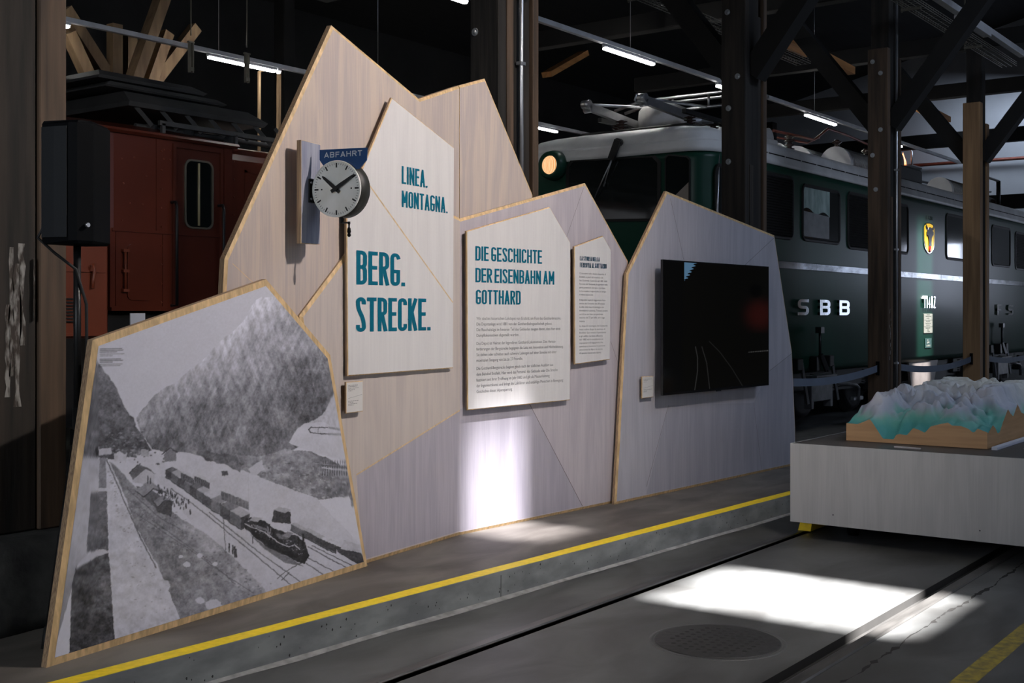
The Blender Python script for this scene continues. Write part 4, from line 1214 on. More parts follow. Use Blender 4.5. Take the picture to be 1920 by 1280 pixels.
for s in (-1, 1):
    mb.add([PC.w(cc[0] + s * RC * .62 + .005 * math.cos(q * PI / 4), cc[1] + .005 * math.sin(q * PI / 4), .0012) for q in range(8)], [tuple(range(8))], 0)
mb.build('minute_marks', 'black_metal', ck, fix=False)
def hand(name, tip_px, w0, w1, o, tail):
    tp_ = PC.px(*tip_px)
    a = math.atan2(tp_[0] - cc[0], tp_[1] - cc[1]); L = math.hypot(tp_[0] - cc[0], tp_[1] - cc[1])
    mb = MB(); d = (math.sin(a), math.cos(a)); q = (d[1], -d[0])
    pts = [(-tail, w0), (L * .25, w0 * 1.1), (L * .85, w1), (L, w1 * .45)]
    ring = [(cc[0] + d[0] * t + q[0] * w_, cc[1] + d[1] * t + q[1] * w_) for t, w_ in pts] + [(cc[0] + d[0] * t - q[0] * w_, cc[1] + d[1] * t - q[1] * w_) for t, w_ in reversed(pts)]
    mb.loft([[PC.w(*p, o) for p in ring], [PC.w(*p, o + .003) for p in ring]], 0)
    mb.build(name, 'black_metal', ck)
hand('hour_hand', (606, 331), .0095, .0075, .008, .03)
hand('minute_hand', (667, 327), .0095, .0062, .013, .03)
mb = MB(); mb.tube(ax(.001), ax(.019), .014, 16); mb.build('hand_boss', 'black_metal', ck)
mb = MB()
sg = [PC.px(*p) for p in ((595, 280), (684, 275.5), (683.5, 299), (669, 316), (606, 316), (595, 299))]
mb.loft([[PC.w(*p, -.028) for p in sg], [PC.w(*p, -.022) for p in sg]], 0)
sp = mb.build('sign_plate', 'sign_blue', ck, label='blue enamel sign plate reading ABFAHRT')
mb = MB()
tl, bl2, br2 = PC.px(604, 284), PC.px(604, 294.5), PC.px(675, 291.5)
letters(mb, PC, 'ABFAHRT', min(bl2[0], br2[0]), (bl2[1] + br2[1]) / 2, max(bl2[0], br2[0]), .030, .0052, 1.5, -.0215, .0008)
mb.build('lettering', 'sign_white', sp, fix=False)
mb = MB()
bz0, bz1 = PJ.px(583, 336)[1], PJ.px(583, 380)[1]
sb = PJ.px(583, 357)[0]
pbox(mb, PJ, sb - .022, sb + .03, bz1, bz0, 0, .010)
pbox(mb, PJ, sb - .004, sb + .010, (bz0 + bz1) / 2 - .03, (bz0 + bz1) / 2 + .03, .010, .050)
br_ = mb.build('bracket', 'black_metal', ck)
for dz in (.02, .11):
    for ds in (-.012, .020):
        mb = MB(); p = PJ.w(sb + ds, bz1 + dz * (bz0 - bz1) / .13, .010); mb.tube(p, p + PJ.n * .008, .007, 8); mb.build('bolt', 'galv', br_)
mb = MB()
b0 = c0 - Vector((0, 0, RC)) - nn * .045
mb.tube(b0 + Vector((0, 0, .01)), b0 - Vector((0, 0, .034)), .011, 12)
hv = -PJ.n if False else (PC.d if PC.d.dot(Vector((0, -1, 0))) > 0 else -PC.d)
e0 = b0 - Vector((0, 0, .030)); e1 = e0 + hv * .052
mb.obox(e0, e1, .010, .008)
mb.build('crank_arm', 'black_metal', ck)
mb = MB(); mb.revolve(e1 + Vector((0, 0, .006)), (0, 0, -1), [(0, .007), (.014, .007), (.016, .0045), (.030, .0045), (.038, .009), (.055, .011), (.066, .007), (.070, .010), (.078, .010), (.084, .004)], 14)
mb.build('crank_handle', 'black_plastic', ck)
# ================================================================== TIMBER POSTS
YP = 5.45; DP = 0.27
ordn = {1: 'massive dark timber post at the left edge beside the loudspeaker', 2: 'dark timber post with a bright conduit rising behind the second mountain peak',
        3: 'dark bolted timber post behind the television panel', 4: 'dark brown timber post with conduit and white paint wear before the locomotive lettering',
        5: 'timber post faced with a new light-brown plank in front of the green locomotive'}
XR = {k: v * YP for k, v in {1: .657, 2: 1.416, 3: 2.183, 4: 2.959, 5: 3.736}.items()}
for k in range(1, 6):
    x1 = XR[k]; W = .52
    x0 = x1 - W
    pw, cw = (.10, .26)
    t = thing('timber_post', ordn[k], 'post', (x0 + W / 2, YP + DP / 2, PZ), 'timber posts along the platform')
    top = 5.08
    core0, core1 = x0 + pw, x0 + pw + cw
    if k == 1: core0, core1 = x0, x1 - .155
    zb = PZ + (.428 if k == 1 else 0)
    if k == 5: core0, core1 = x0 + .155, x0 + .37
    mb = MB(); mb.cbox((core0, YP + .02, zb), (core1, YP + DP - .01, 5.94), .008)
    mb.build('core_timber', 'old_wood' if k == 1 else 'core_wood', t)
    lw = 'new_wood' if k == 5 else ('core_wood' if k == 2 else ('brown_wood' if k in (4,) else 'old_wood'))
    if k == 5:
        mb = MB(); mb.cbox((x0, YP, zb), (x0 + .15, YP + DP, 5.03), .006); mb.build('plank', 'new_wood', t, label='new light-brown plank')
        mb = MB(); mb.cbox((x1 - .145, YP, zb), (x1, YP + DP, top - .35), .006); mb.build('plank', 'new_wood', t)
    else:
        if k != 1:
            mb = MB(); mb.cbox((x0, YP, zb), (core0 - .003, YP + DP, 5.14 if k == 4 else 5.93), .006); mb.build('plank', lw, t)
            mb = MB(); mb.cbox((core0 + .004, YP - .004, zb), (core0 + .085, YP + .02, 5.9 if k == 2 else 3.2), .004); mb.build('batten', 'brown_wood' if k != 3 else 'old_wood', t)
        mb = MB(); mb.cbox((x1 - (.075 if k > 1 else .15), YP, zb), (x1, YP + DP, top), .006)
        mb.build('plank', 'brown_wood', t)
        mb = MB(); mb.cbox((x1 - .17, YP + .03, zb), (x1 - .08, YP + DP, top - .3), .006) if k > 1 else mb.cbox((x1 - .22, YP + .03, zb), (x1 - .155, YP + DP, top), .006)
        mb.build('plank', 'old_wood', t)
    if k in (2, 3, 4):
        blt = {2: [(891, 60)], 3: [(1364, 23), (1383, 143), (1366, 203), (1366, 303)], 4: [(1636, 116), (1651, 137), (1651, 243), (1636, 291), (1642, 355)]}[k]
        for q in blt:
            c = atX(*q, x0)
            if not YP < c.y < YP + DP: c.y = YP + DP / 2
            mb = MB(); mb.tube(c, c - Vector((.006, 0, 0)), .030, 16); mb.tube(c, c - Vector((.022, 0, 0)), .016, 6)
            mb.build('bolt', 'bolt', t)
    if k in (2, 4, 5):
        cx_ = atY({2: 977, 4: 1681, 5: 1846}[k], 300, YP - .02).x
        if k != 5:
            mb = MB(); mb.tube((cx_, YP - .022, 1.2 if k == 2 else .35), (cx_, YP - .022, 5.9), .016 if k == 2 else .018, 12); mb.build('conduit', 'galv', t, label='shiny vertical conduit')
            for z in (1.0 if k == 4 else 2.2, 2.5, 3.55, 4.4):
                mb = MB(); mb.box((cx_ - .03, YP - .042, z), (cx_ + .03, YP + .004, z + .025)); mb.build('conduit_clip', 'galv', t)
    if k >= 2:
        xm = (x0 + x1) / 2
        for sg_ in (-1, 1):
            yb = YP + DP / 2 + sg_ * .10
            mb = MB(); mb.obox((xm, yb, 4.15), (xm, yb + sg_ * 1.27, 5.80), .22, .22, up=(1, 0, 0)); mb.build('brace', 'beam', t)
    if k == 4:
        mb = MB(); c = atY(1669, 620, YP)
        for j in range(14):
            z = 1.05 + j * .05 + rnd.uniform(0, .03); xx = c.x + rnd.uniform(-.03, .03)
            mb.add([(xx - .012, YP - .0045, z), (xx + .014, YP - .0045, z + .01), (xx + .01, YP - .0045, z + .06), (xx - .008, YP - .0045, z + .05)], [(0, 1, 2, 3)])
        mb.build('paint_smear', 'smear', t)
    if k == 1:
        mb = MB()
        for (x, z0, z1, w_) in ((3.29, 1.35, 1.98, .016), (3.32, 1.2, 1.9, .022), (3.345, 1.5, 2.0, .018), (3.405, 1.62, 1.93, .008), (3.27, 1.25, 1.7, .014)):
            n_ = 9
            lft = [(x - w_ * rnd.uniform(.3, 1.2), YP + .0185 if x < 3.4 else YP, z0 + (z1 - z0) * i / n_) for i in range(n_ + 1)]
            rgt = [(x + w_ * rnd.uniform(.3, 1.2), YP + .0185, z0 + (z1 - z0) * i / n_) for i in range(n_ + 1)]
            mb.add(lft + rgt, [(i, n_ + 1 + i, n_ + 2 + i, i + 1) for i in range(n_)])
        mb.build('paint_smear', 'smear', t)
# footing stone of the first post
mb = MB()
cxs = XR[1] - .30; rings = []
prof = [(0, 1.0), (.06, 1.02), (.2, .99), (.33, .95), (.40, .88), (.425, .72)]
for h, q in prof:
    ring = []
    for i in range(36):
        a = 2 * PI * i / 36; c, s = math.cos(a), math.sin(a)
        r = 1.0 / (abs(c) ** 4 + abs(s) ** 4) ** .25
        r *= 1 + .03 * math.sin(5 * a + h * 9) + .02 * math.sin(11 * a + 3)
        ring.append((cxs + c * r * .52 * q, YP + .13 + s * r * .36 * q, PZ + h))
    rings.append(ring)
mb.loft(rings, 0, True)
mb.build('footing_stone', 'stone', loc=(cxs, YP + .13, PZ), label='rough grey footing stone under the massive timber post at the left edge', cat='stone')

# cross beams over the posts
for i in range(2, 7):
    x = XR[1] + (i - 1) * 4.24 - .26
    mb = MB(); mb.cbox((x - .11, -8.9, 5.95), (x + .11, 12.0, 6.22), .01)
    mb.build('tie_beam', 'beam', loc=(x, 4.5, 5.95), label='dark roof beam crossing the hall above the %s' % ('post behind the second peak', 'post behind the television panel', 'post with white paint wear', 'post with the new light plank', 'far end of the green locomotive')[i - 2], cat='roof beam', group='roof tie beams')
# far frames in front of the end wall
for nm, yz in (('far_frame', ((7.0, 4.5), (17.5, 4.5))), ('far_frame', ((7.0, 6.3), (17.5, 6.3)))):
    mb = MB(); x = 34.0; mb.cbox((x, yz[0][0], yz[0][1]), (x + .25, yz[1][0], yz[1][1] + .38), .01)
    mb.build('end_beam', 'beam', loc=(x, 12, yz[0][1]), label='%s black beam in front of the pale end wall' % ('lower' if yz[0][1] < 5 else 'upper'), cat='roof beam')
mb = MB(); mb.cbox((33.6, 15.2, 0), (33.9, 15.5, 7.4), .01); mb.build('end_post', 'beam', loc=(34, 15.3, 0), label='dark post in front of the pale end wall above the locomotive roof', cat='post')

# cloister of pale struts behind the red locomotive
YS = 14.6
st = thing('strut_post', 'pale timber post with spreading struts above the red locomotive roof', 'post', tuple(Vector((atY(235, 140, YS).x, YS, 0))))
def spt(p, q, w_, h_=.16, y=YS, m_='lit_wood', nm='strut'):
    mb = MB(); a = atY(*p, y); b = atY(*q, y); mb.obox(a, b, h_, w_, up=(0, 1, 0)); mb.build(nm, m_, st)
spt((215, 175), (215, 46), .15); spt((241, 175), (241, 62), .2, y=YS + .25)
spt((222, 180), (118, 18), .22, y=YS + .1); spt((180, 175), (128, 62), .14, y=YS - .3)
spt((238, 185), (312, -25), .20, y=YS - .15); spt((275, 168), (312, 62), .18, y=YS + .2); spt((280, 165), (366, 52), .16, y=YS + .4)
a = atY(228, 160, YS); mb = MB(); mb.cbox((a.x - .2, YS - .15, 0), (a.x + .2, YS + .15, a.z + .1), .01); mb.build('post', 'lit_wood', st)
YB_ = 14.2
bf = thing('wooden_gantry', 'slim timber frame under the lit lamp, left of the highest peak', 'frame', tuple(Vector((atY(500, 200, YB_).x, YB_, 0))))
for p, q, w_ in (((486, 260), (486, 134), .035), ((486, 134), (515, 128), .03), ((519, 280), (523, 132), .05)):
    a = atY(*p, YB_); b = atY(*q, YB_)
    if p[1] > 250: a.z = 0
    mb = MB(); mb.obox(a, b, w_, w_, up=(0, 1, 0)); mb.build('rail', 'lit_wood', bf)
a = atY(535, 100, 15.0); mb = MB(); mb.cbox((a.x - .12, 14.9, 0), (a.x + .12, 15.15, 7.5), .01); mb.build('back_post', 'beam', loc=(a.x, 15, 0), label='black post behind the highest peak, right of the lit lamp', cat='post')

# brown timbers under the roof, orange light painted into their colour
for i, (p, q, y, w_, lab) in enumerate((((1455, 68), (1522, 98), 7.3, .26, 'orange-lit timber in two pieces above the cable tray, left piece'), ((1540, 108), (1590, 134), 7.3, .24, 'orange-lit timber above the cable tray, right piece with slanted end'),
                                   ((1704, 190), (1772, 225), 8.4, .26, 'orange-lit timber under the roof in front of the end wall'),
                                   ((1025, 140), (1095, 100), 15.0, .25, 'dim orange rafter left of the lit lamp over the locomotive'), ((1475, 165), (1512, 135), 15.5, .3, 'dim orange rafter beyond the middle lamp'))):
    mb = MB(); a = atY(*p, y); b = atY(*q, y); mb.obox(a, b, .12, w_, up=(0, 1, 0)); mb.build('roof_timber', 'orange_lit_wood', loc=tuple(a), label=lab, cat='roof beam')

# ================================================================== LIGHT LINES, TRAYS
def light_line(y, z, x0, x1, segs, label, wires, wz=None):
    t = thing('light_trunking', label, 'light', ((x0 + x1) / 2, y, z), 'suspended light lines')
    mb = MB(); mb.cbox((x0, y - .035, z), (x1, y + .035, z + .065), .004); mb.build('trunking', 'trunk', t)
    for a, b in segs:
        mb = MB(); mb.cbox((a, y - .032, z - .045), (b, y + .032, z), .006); h = mb.build('lamp', 'trunk', t)
        mb = MB(); mb.cbox((a + .02, y - .034, z - .075), (b - .02, y + .034, z - .045), .008); mb.build('diffuser', 'led', h)
    for xw in wires:
        mb = MB(); mb.tube((xw, y, z + .06), (xw, y, z + 3.2), .006, 6); mb.build('suspension_wire', 'galv', t)
    return t
def lx(px_, y, z):   # x where the column of pixels px_ meets a line at (y,z)
    r = ray(px_, 300); return r[0] / r[1] * y
L1 = (9.0, 5.42); L2 = (13.9, 5.42); L3 = (4.9, 5.72)
light_line(*L1, -2, 31, [(lx(800, *L1), lx(876, *L1)), (lx(1132, *L1), lx(1226, *L1)), (lx(1344, *L1), lx(1390, *L1)), (lx(1510, *L1), lx(1567, *L1)), (lx(1660, *L1), lx(1690, *L1))],
           'suspended light line over the green locomotive with lit lamps', [lx(1182, *L1), lx(1527, *L1), 5.5])
light_line(*L2, 2, 31, [(lx(60, *L2), lx(131, *L2)), (lx(389, *L2), lx(517, *L2)), (lx(519, *L2), lx(526, *L2)), (lx(960, *L2), lx(1045, *L2))],
           'suspended light line over the red locomotive with lit lamps', [lx(410, *L2), 15])
t3 = thing('light_trunking', 'unlit light line with white trunking at upper right beside the wire tray', 'light', (12, L3[0], L3[1]), 'suspended light lines')
mb = MB(); mb.cbox((-3, L3[0] - .05, L3[1]), (20.2, L3[0] + .05, L3[1] + .09), .004); mb.build('trunking', 'trunk', t3)
for a in (9.5, 14.2, 16.8):
    mb = MB(); mb.cbox((a, L3[0] - .06, L3[1] - .05), (a + 1.4, L3[0] + .06, L3[1]), .004); mb.build('lamp', 'trunk', t3)
def tray(y, z, x0, x1, w_, label, hang_x):
    t = thing('cable_tray', label, 'cable tray', ((x0 + x1) / 2, y, z))
    mb = MB()
    for yy, zz in ((-w_ / 2, .06), (-w_ / 2, .03), (-w_ / 2, 0), (-w_ / 6, 0), (w_ / 6, 0), (w_ / 2, 0), (w_ / 2, .03), (w_ / 2, .06)):
        mb.tube((x0, y + yy, z + zz), (x1, y + yy, z + zz), .0045, 5)
    x = x0
    while x < x1:
        mb.path([(x, y - w_ / 2, z + .06), (x, y - w_ / 2, z), (x, y + w_ / 2, z), (x, y + w_ / 2, z + .06)], .004, 4); x += .1
    mb.build('wire_basket', 'tray', t)
    for hx in hang_x:
        mb = MB(); mb.tube((hx, y + w_ / 2 + .02, z - .06), (hx, y + w_ / 2 + .02, z + 3.0), .012, 6); mb.obox((hx, y + w_ / 2 + .03, z - .03), (hx, y - w_ / 2, z - .03), .03, .03); mb.build('hanger', 'tray', t)
    return t
tray(5.0, 5.52, 9, 19.8, .22, 'wire cable tray at upper right under the white trunking', (13.0, 15.2, 17.9))
tray(7.2, 5.36, 7.0, 17.0, .22, 'wire cable tray under the roof above the middle of the green locomotive', (8.5, 12.2, 15.4))
for q, y in (((358, 136), 13.2), ((463, 155), 13.2)):
    a = atY(*q, y); mb = MB(); mb.box((a.x - .035, y - .02, a.z), (a.x - .015, y + .02, a.z + .4)); mb.box((a.x + .015, y - .02, a.z), (a.x + .035, y + .02, a.z + .4)); mb.box((a.x - .035, y - .025, a.z + .02), (a.x + .035, y - .015, a.z + .07)); mb.box((a.x - .05, y - .02, a.z + .4), (a.x + .05, y + .02, a.z + .42)); mb.tube((a.x, y, a.z + .5), (a.x, y, a.z + 4), .008, 6)
    mb.build('hanging_bracket', 'tray', loc=tuple(a), label='thin steel bracket hanging from the roof %s the lit lamp at left' % ('left of' if q[0] < 400 else 'behind'), cat='bracket')

# ================================================================== LOUDSPEAKER ON ITS STAND
sx, sy = 3.307, 4.95
ss = thing('speaker_stand', 'black tripod stand carrying the loudspeaker, half hidden behind the photo panel', 'stand', (sx, sy, PZ))
mb = MB(); mb.tube((sx, sy, PZ + .12), (sx, sy, 1.22), .021, 14); mb.tube((sx, sy, 1.2), (sx, sy, 1.9705), .017, 14); mb.build('pole', 'black_metal', ss)
mb = MB(); mb.tube((sx, sy, .66), (sx, sy, .76), .030, 14); mb.build('collar', 'black_plastic', ss)
mb = MB(); mb.tube((sx, sy, 1.0), (sx, sy, 1.12), .032, 14); mb.build('collar', 'black_plastic', ss)
fz = atZ(85, 1222, PZ)
for k in range(3):
    a0 = math.atan2(fz.y - sy, fz.x - sx) + k * 2 * PI / 3; r = .46 if k else math.hypot(fz.x - sx, fz.y - sy)
    if k: r = .19
    f = Vector((sx + r * math.cos(a0), sy + r * math.sin(a0), PZ + .02)); u = Vector((sx + .03 * math.cos(a0), sy + .03 * math.sin(a0), 1.05))
    mb = MB(); mb.tube(u, f, .013, 10); lg = mb.build('leg', 'black_metal', ss)
    mb = MB(); d_ = (f - u).normalized(); mb.tube(f - d_ * .09, f + d_ * .006, .019, 10); mb.build('foot_cap', 'rubber', lg)
    m_ = u.lerp(f, .5); mb = MB(); mb.tube((sx + .025 * math.cos(a0), sy + .025 * math.sin(a0), .42), m_, .008, 8); mb.build('brace', 'black_metal', ss)
spk = thing('loudspeaker', 'black loudspeaker box on the tripod stand in front of the left timber post', 'loudspeaker', (sx, sy, 1.97))
ang = math.radians(16)                     # turned towards the viewer's left
vF = Vector((CT, ST, 0)); vR = Vector((ST, -CT, 0))
ux = vR * math.cos(ang) - vF * math.sin(ang); fy = -vF * math.cos(ang) - vR * math.sin(ang)
def sp_(a, b, z): return Vector((sx, sy, z)) + ux * (a * .80 + .02) + fy * b * .85
def spring(z, i=0.0):
    return [sp_(*p, z) for p in ((-.165 + i, .10), (-.13 + i, .165), (.05, .175 - i), (.10, .165 - i), (.10 - i + .05, .09), (.085 - i, -.15 + i), (-.085 + i, -.15 + i))]
mb = MB(); mb.loft([spring(1.972, .012), spring(1.985), spring(2.515), spring(2.528, .012)], 0); mb.build('cabinet', 'black_plastic', spk)
mb = MB()
g = [(-.128, .168), (-.04, .176), (.045, .178)]
mb.loft([[sp_(a, b + .001, z) for a, b in g] + [sp_(a, b + .006, z) for a, b in reversed(g)] for z in (2.0, 2.50)], 0); mb.build('grille', 'black_grille', spk)
mb = MB(); p = sp_(.135, .128, 2.055); mb.tube(p, p + ux * .012 + fy * .004, .010, 10); mb.build('badge', 'galv', spk)
mb = MB(); mb.path([sp_(-.165, .02, 2.18), sp_(-.21, .02, 2.18), sp_(-.215, .02, 2.12), sp_(-.165, .02, 2.10)], .009, 8); mb.build('handle', 'black_metal', spk)
mb = MB(); mb.path([(sx - .13, sy + .02, 2.1), (sx - .17, sy + .05, 2.0), (sx - .10, sy + .02, 1.93), (sx - .02, sy - .02, 1.86), (sx + .035, sy - .02, 1.7), (sx + .045, sy - .01, 1.3), (sx + .04, sy - .01, .8), (sx + .02, sy + .01, .4)], .007, 8)
mb.build('cable', 'rubber', spk)

# ================================================================== BARRIER BELTS
for (p0, p1, y, lab) in (((1470, 707), (1648, 688), YP + .14, 'grey-blue barrier belt in front of the locomotive below the SBB letters'), ((1686, 685), (1828, 675), YP + .10, 'grey-blue barrier belt between the two right-hand timber posts'), ((1853, 671), (1990, 655), YP + .14, 'grey-blue barrier belt at the right edge beyond the light-plank post')):
    kp = {1470: 3, 1686: 4, 1853: 5}[p0[0]]
    a = Vector((XR[kp] + .004, YP + .13, .97)); b = Vector((XR[kp] + 4.24 - .525, YP + .13, .95))
    mb = MB(); n_ = 24; top_, bot_, t2, b2 = [], [], [], []
    for i in range(n_ + 1):
        t_ = i / n_; q = a.lerp(b, t_); q.z -= .10 * 4 * t_ * (1 - t_)
        top_.append(q + Vector((0, 0, .045))); bot_.append(q - Vector((0, 0, .045)))
    for i in range(n_):
        mb.loft([[bot_[i], bot_[i] + Vector((0, .003, 0)), top_[i] + Vector((0, .003, 0)), top_[i]], [bot_[i + 1], bot_[i + 1] + Vector((0, .003, 0)), top_[i + 1] + Vector((0, .003, 0)), top_[i + 1]]], 0)
    t = thing('barrier_belt', lab, 'barrier belt', tuple(a), 'barrier belts between the posts')
    mb.build('webbing', 'belt', t)
    mb = MB(); mb.box((b.x - .04, b.y - .02, b.z - .09), (b.x + .003, b.y + .02, b.z + .09)); mb.build('wall_clip', 'black_plastic', t)

# ================================================================== PLINTH AND RELIEF MODEL
X0, X1, Y0, Y1, Z0, Z1 = 8.44, 11.9, 0.9, 3.68, .12, .70
pb = thing('display_plinth', 'large low white plinth on a dolly across the track, carrying the mountain relief', 'plinth', ((X0 + X1) / 2, (Y0 + Y1) / 2, 0))
mb = MB()
mb.add([(X0, Y0, Z0), (X0, Y1, Z0), (X0, Y1, Z1), (X0, Y0, Z1)], [(0, 1, 2, 3)])
mb.add([(X1, Y0, Z0), (X1, Y1, Z0), (X1, Y1, Z1), (X1, Y0, Z1)], [(0, 1, 2, 3)])
mb.add([(X0, Y1, Z0), (X1, Y1, Z0), (X1, Y1, Z1), (X0, Y1, Z1)], [(0, 1, 2, 3)])
mb.add([(X0, Y0, Z0), (X1, Y0, Z0), (X1, Y0, Z1), (X0, Y0, Z1)], [(0, 1, 2, 3)])
mb.add([(X0, Y0, Z0), (X1, Y0, Z0), (X1, Y1, Z0), (X0, Y1, Z0)], [(0, 1, 2, 3)])
e_ = .012
for q in ([(X0, Y0), (X1, Y0), (X1 - e_, Y0 + e_), (X0 + e_, Y0 + e_)], [(X1, Y0), (X1, Y1), (X1 - e_, Y1 - e_), (X1 - e_, Y0 + e_)], [(X1, Y1), (X0, Y1), (X0 + e_, Y1 - e_), (X1 - e_, Y1 - e_)], [(X0, Y1), (X0, Y0), (X0 + e_, Y0 + e_), (X0 + e_, Y1 - e_)]):
    mb.add([(a, b, Z1) for a, b in q], [(0, 1, 2, 3)])
mb.build('body', 'plinth_white', pb)
mb = MB(); mb.box((X0 + e_, Y0 + e_, Z1 - .02), (X1 - e_, Y1 - e_, Z1 - .003)); mb.build('top_panel', 'plinth_top', pb)
a, b = atZ(1677, 838.5, Z1), atZ(1727, 841.5, Z1)
mb = MB(); mb.cbox((a.x - .012, b.y, Z1 - .003), (a.x + .012, a.y, Z1 + .009), .003); mb.build('label_holder', 'pinkcard', pb)
for q in ((1652, 952), (1790, 970)):
    pass
for y, z in ((3.35, .20), (2.32, .195)):
    mb = MB(); mb.tube((X0 - .0008, y, z), (X0 + .002, y, z), .005, 8); mb.build('screw', 'black_metal', pb)
for x, y in ((X0 + .35, Y1 - .35), (X0 + .35, Y0 + .35), (X1 - .35, Y1 - .35), (X1 - .35, Y0 + .35)):
    mb = MB(); mb.tube((x, y - .03, .055), (x, y + .03, .055), .055, 16); mb.box((x - .05, y - .045, .06), (x + .05, y + .045, Z0)); mb.build('castor', 'black_plastic', pb)
d0 = atZ(1506, 991, .03)
mb = MB(); mb.loft([[(d0.x + .02, d0.y - .05, .012), (d0.x + .5, d0.y - .05, .012), (d0.x + .5, d0.y + .05, .012), (d0.x + .02, d0.y + .05, .012)], [(d0.x + .08, d0.y - .045, .115), (d0.x + .5, d0.y - .045, .115), (d0.x + .5, d0.y + .045, .115), (d0.x + .08, d0.y + .045, .115)]], 0)
mb.build('dolly_foot', 'yellow', pb, label='yellow dolly foot')

RX0, RX1, RY0, RY1 = 8.88, 11.05, 2.39, 3.42
fr = [(95, 400), (210, 410), (275, 385), (335, 360), (365, 400), (400, 455), (470, 560), (580, 568), (605, 520), (640, 512), (715, 525), (780, 450), (840, 470), (900, 500), (960, 435), (1060, 410), (1140, 395), (1180, 425), (1270, 430), (1350, 460), (1390, 495), (1415, 492), (1440, 455), (1500, 480), (1555, 500)]
rt = [(1555, 500), (1600, 420), (1625, 450), (1650, 508), (1672, 490), (1700, 400), (1755, 255), (1780, 300), (1810, 330), (1855, 205), (1890, 290), (1920, 305)]
tp_ = lambda q: (1570 + q[0] / 5.486, 720 + q[1] / 5.486)
FR = sorted([(atX(*tp_(q), RX0).y, atX(*tp_(q), RX0).z) for q in fr]); RT = sorted([(atY(*tp_(q), RY0).x, atY(*tp_(q), RY0).z) for q in rt])
LFp = [(RX0, FR[-1][1]), (9.0, .92), (9.12, .90), (9.2, .945), (9.4, .95), (9.52, 1.03), (9.8, 1.02), (10.2, 1.03), (RX1, 1.0)]
nx_, ny_ = 200, 110
gx = np.linspace(RX0, RX1, nx_); gy = np.linspace(RY0, RY1, ny_)
GXx, GYy = np.meshgrid(gx, gy, indexing='ij')
hF = np.interp(GYy, [p[0] for p in FR], [p[1] for p in FR]); hR = np.interp(GXx, [p[0] for p in RT], [p[1] for p in RT]); hL = np.interp(GXx, [p[0] for p in LFp], [p[1] for p in LFp])
rid = (1 - 2.2 * np.abs(fbm(ny_, nx_, 3, 5, 4, .55, 21))) ; rid2 = (1 - 2.2 * np.abs(fbm(ny_, nx_, 8, 14, 3, .5, 8)))
low = fbm(ny_, nx_, 2.2, 3, 2, .5, 31)
hi_n = .845 + .10 * np.clip((GXx - RX0) / .8, 0, 1) + .30 * (rid - .58) + .15 * (rid2 - .55) + .02 * (1 - 2.2 * np.abs(fbm(ny_, nx_, 16, 26, 2, .5, 91)) - .6) + .16 * low
dF = GXx - RX0; dR = GYy - RY0; dL = RY1 - GYy
ss_ = lambda d, k: np.clip(d / k, 0, 1) ** 2 * (3 - 2 * np.clip(d / k, 0, 1))
wF = ss_(dF, .30); wR = ss_(dR, .18); wL = ss_(dL, .16)
H_ = hi_n
H_ = hL * (1 - wL) + H_ * wL
H_ = hR * (1 - wR) + H_ * wR
H_ = hF * (1 - wF) + H_ * wF
H_[:, 0] = hR[:, 0]; H_[0, :] = hF[0, :]; H_[:, -1] = hL[:, -1] * wF[:, -1] + hF[:, -1] * (1 - wF[:, -1])
H_ = np.clip(H_, Z1 + .012, 1.10)
rm = thing('relief_model', 'alpine relief model with teal valleys and pale peaks on a beech block', 'relief model', ((RX0 + RX1) / 2, (RY0 + RY1) / 2, Z1))
org = LOC[rm.name]
me = bpy.data.meshes.new('terrain')
co = np.stack([GXx - org.x, GYy - org.y, H_ - org.z], -1).reshape(-1, 3)
i_ = (np.arange(nx_ - 1)[:, None] * ny_ + np.arange(ny_ - 1)[None, :]).ravel()
me.from_pydata(co.tolist(), [], np.stack([i_, i_ + ny_, i_ + ny_ + 1, i_ + 1], -1).tolist())
me.polygons.foreach_set('use_smooth', [True] * len(me.polygons))
hh = np.clip((H_ - .72) / .30, 0, 1) + .50 * fbm(ny_, nx_, 7, 12, 4, .6, 77)
stops = [0, .34, .54, .66, .78, .92, 1.15]
pal = np.array([(.06, .30, .30), (.075, .33, .31), (.15, .43, .36), (.30, .46, .45), (.42, .46, .55), (.52, .54, .61), (.66, .66, .69)])
colr = np.stack([np.interp(hh, stops, pal[:, k]) for k in range(3)], -1)
far = np.clip((GXx - 9.7) / .8, 0, 1)[..., None]; far = far * np.clip((hh - .35) / .3, 0, 1)[..., None]
colr = colr * (1 - far * .6) + np.array((.66, .66, .56)) * far * .6
lake = (H_ < Z1 + .022); colr[lake] = (.20, .42, .58)
ca = me.color_attributes.new('Col', 'FLOAT_COLOR', 'POINT'); rgba = np.ones((nx_ * ny_, 4), np.float32); rgba[:, :3] = colr.reshape(-1, 3); ca.data.foreach_set('color', rgba.ravel())
me.materials.append(M['relief']); me.update()
ob = bpy.data.objects.new('terrain', me); COL.objects.link(ob); ob.parent = rm
mb = MB()
def skirt(pts):
    n_ = len(pts)
    mb.add([(x, y, Z1) for x, y, z in pts] + pts, [(i, i + 1, n_ + i + 1, n_ + i) for i in range(n_ - 1)])
skirt([(RX0, gy[j], H_[0, j]) for j in range(ny_)]); skirt([(gx[i], RY0, H_[i, 0]) for i in range(nx_)])
skirt([(RX1, gy[j], H_[-1, j]) for j in range(ny_)]); skirt([(gx[i], RY1, H_[i, -1]) for i in range(nx_)])
mb.add([(RX0, RY0, Z1), (RX1, RY0, Z1), (RX1, RY1, Z1), (RX0, RY1, Z1)], [(0, 1, 2, 3)])
mb.build('wooden_block', 'relief_wood', rm)
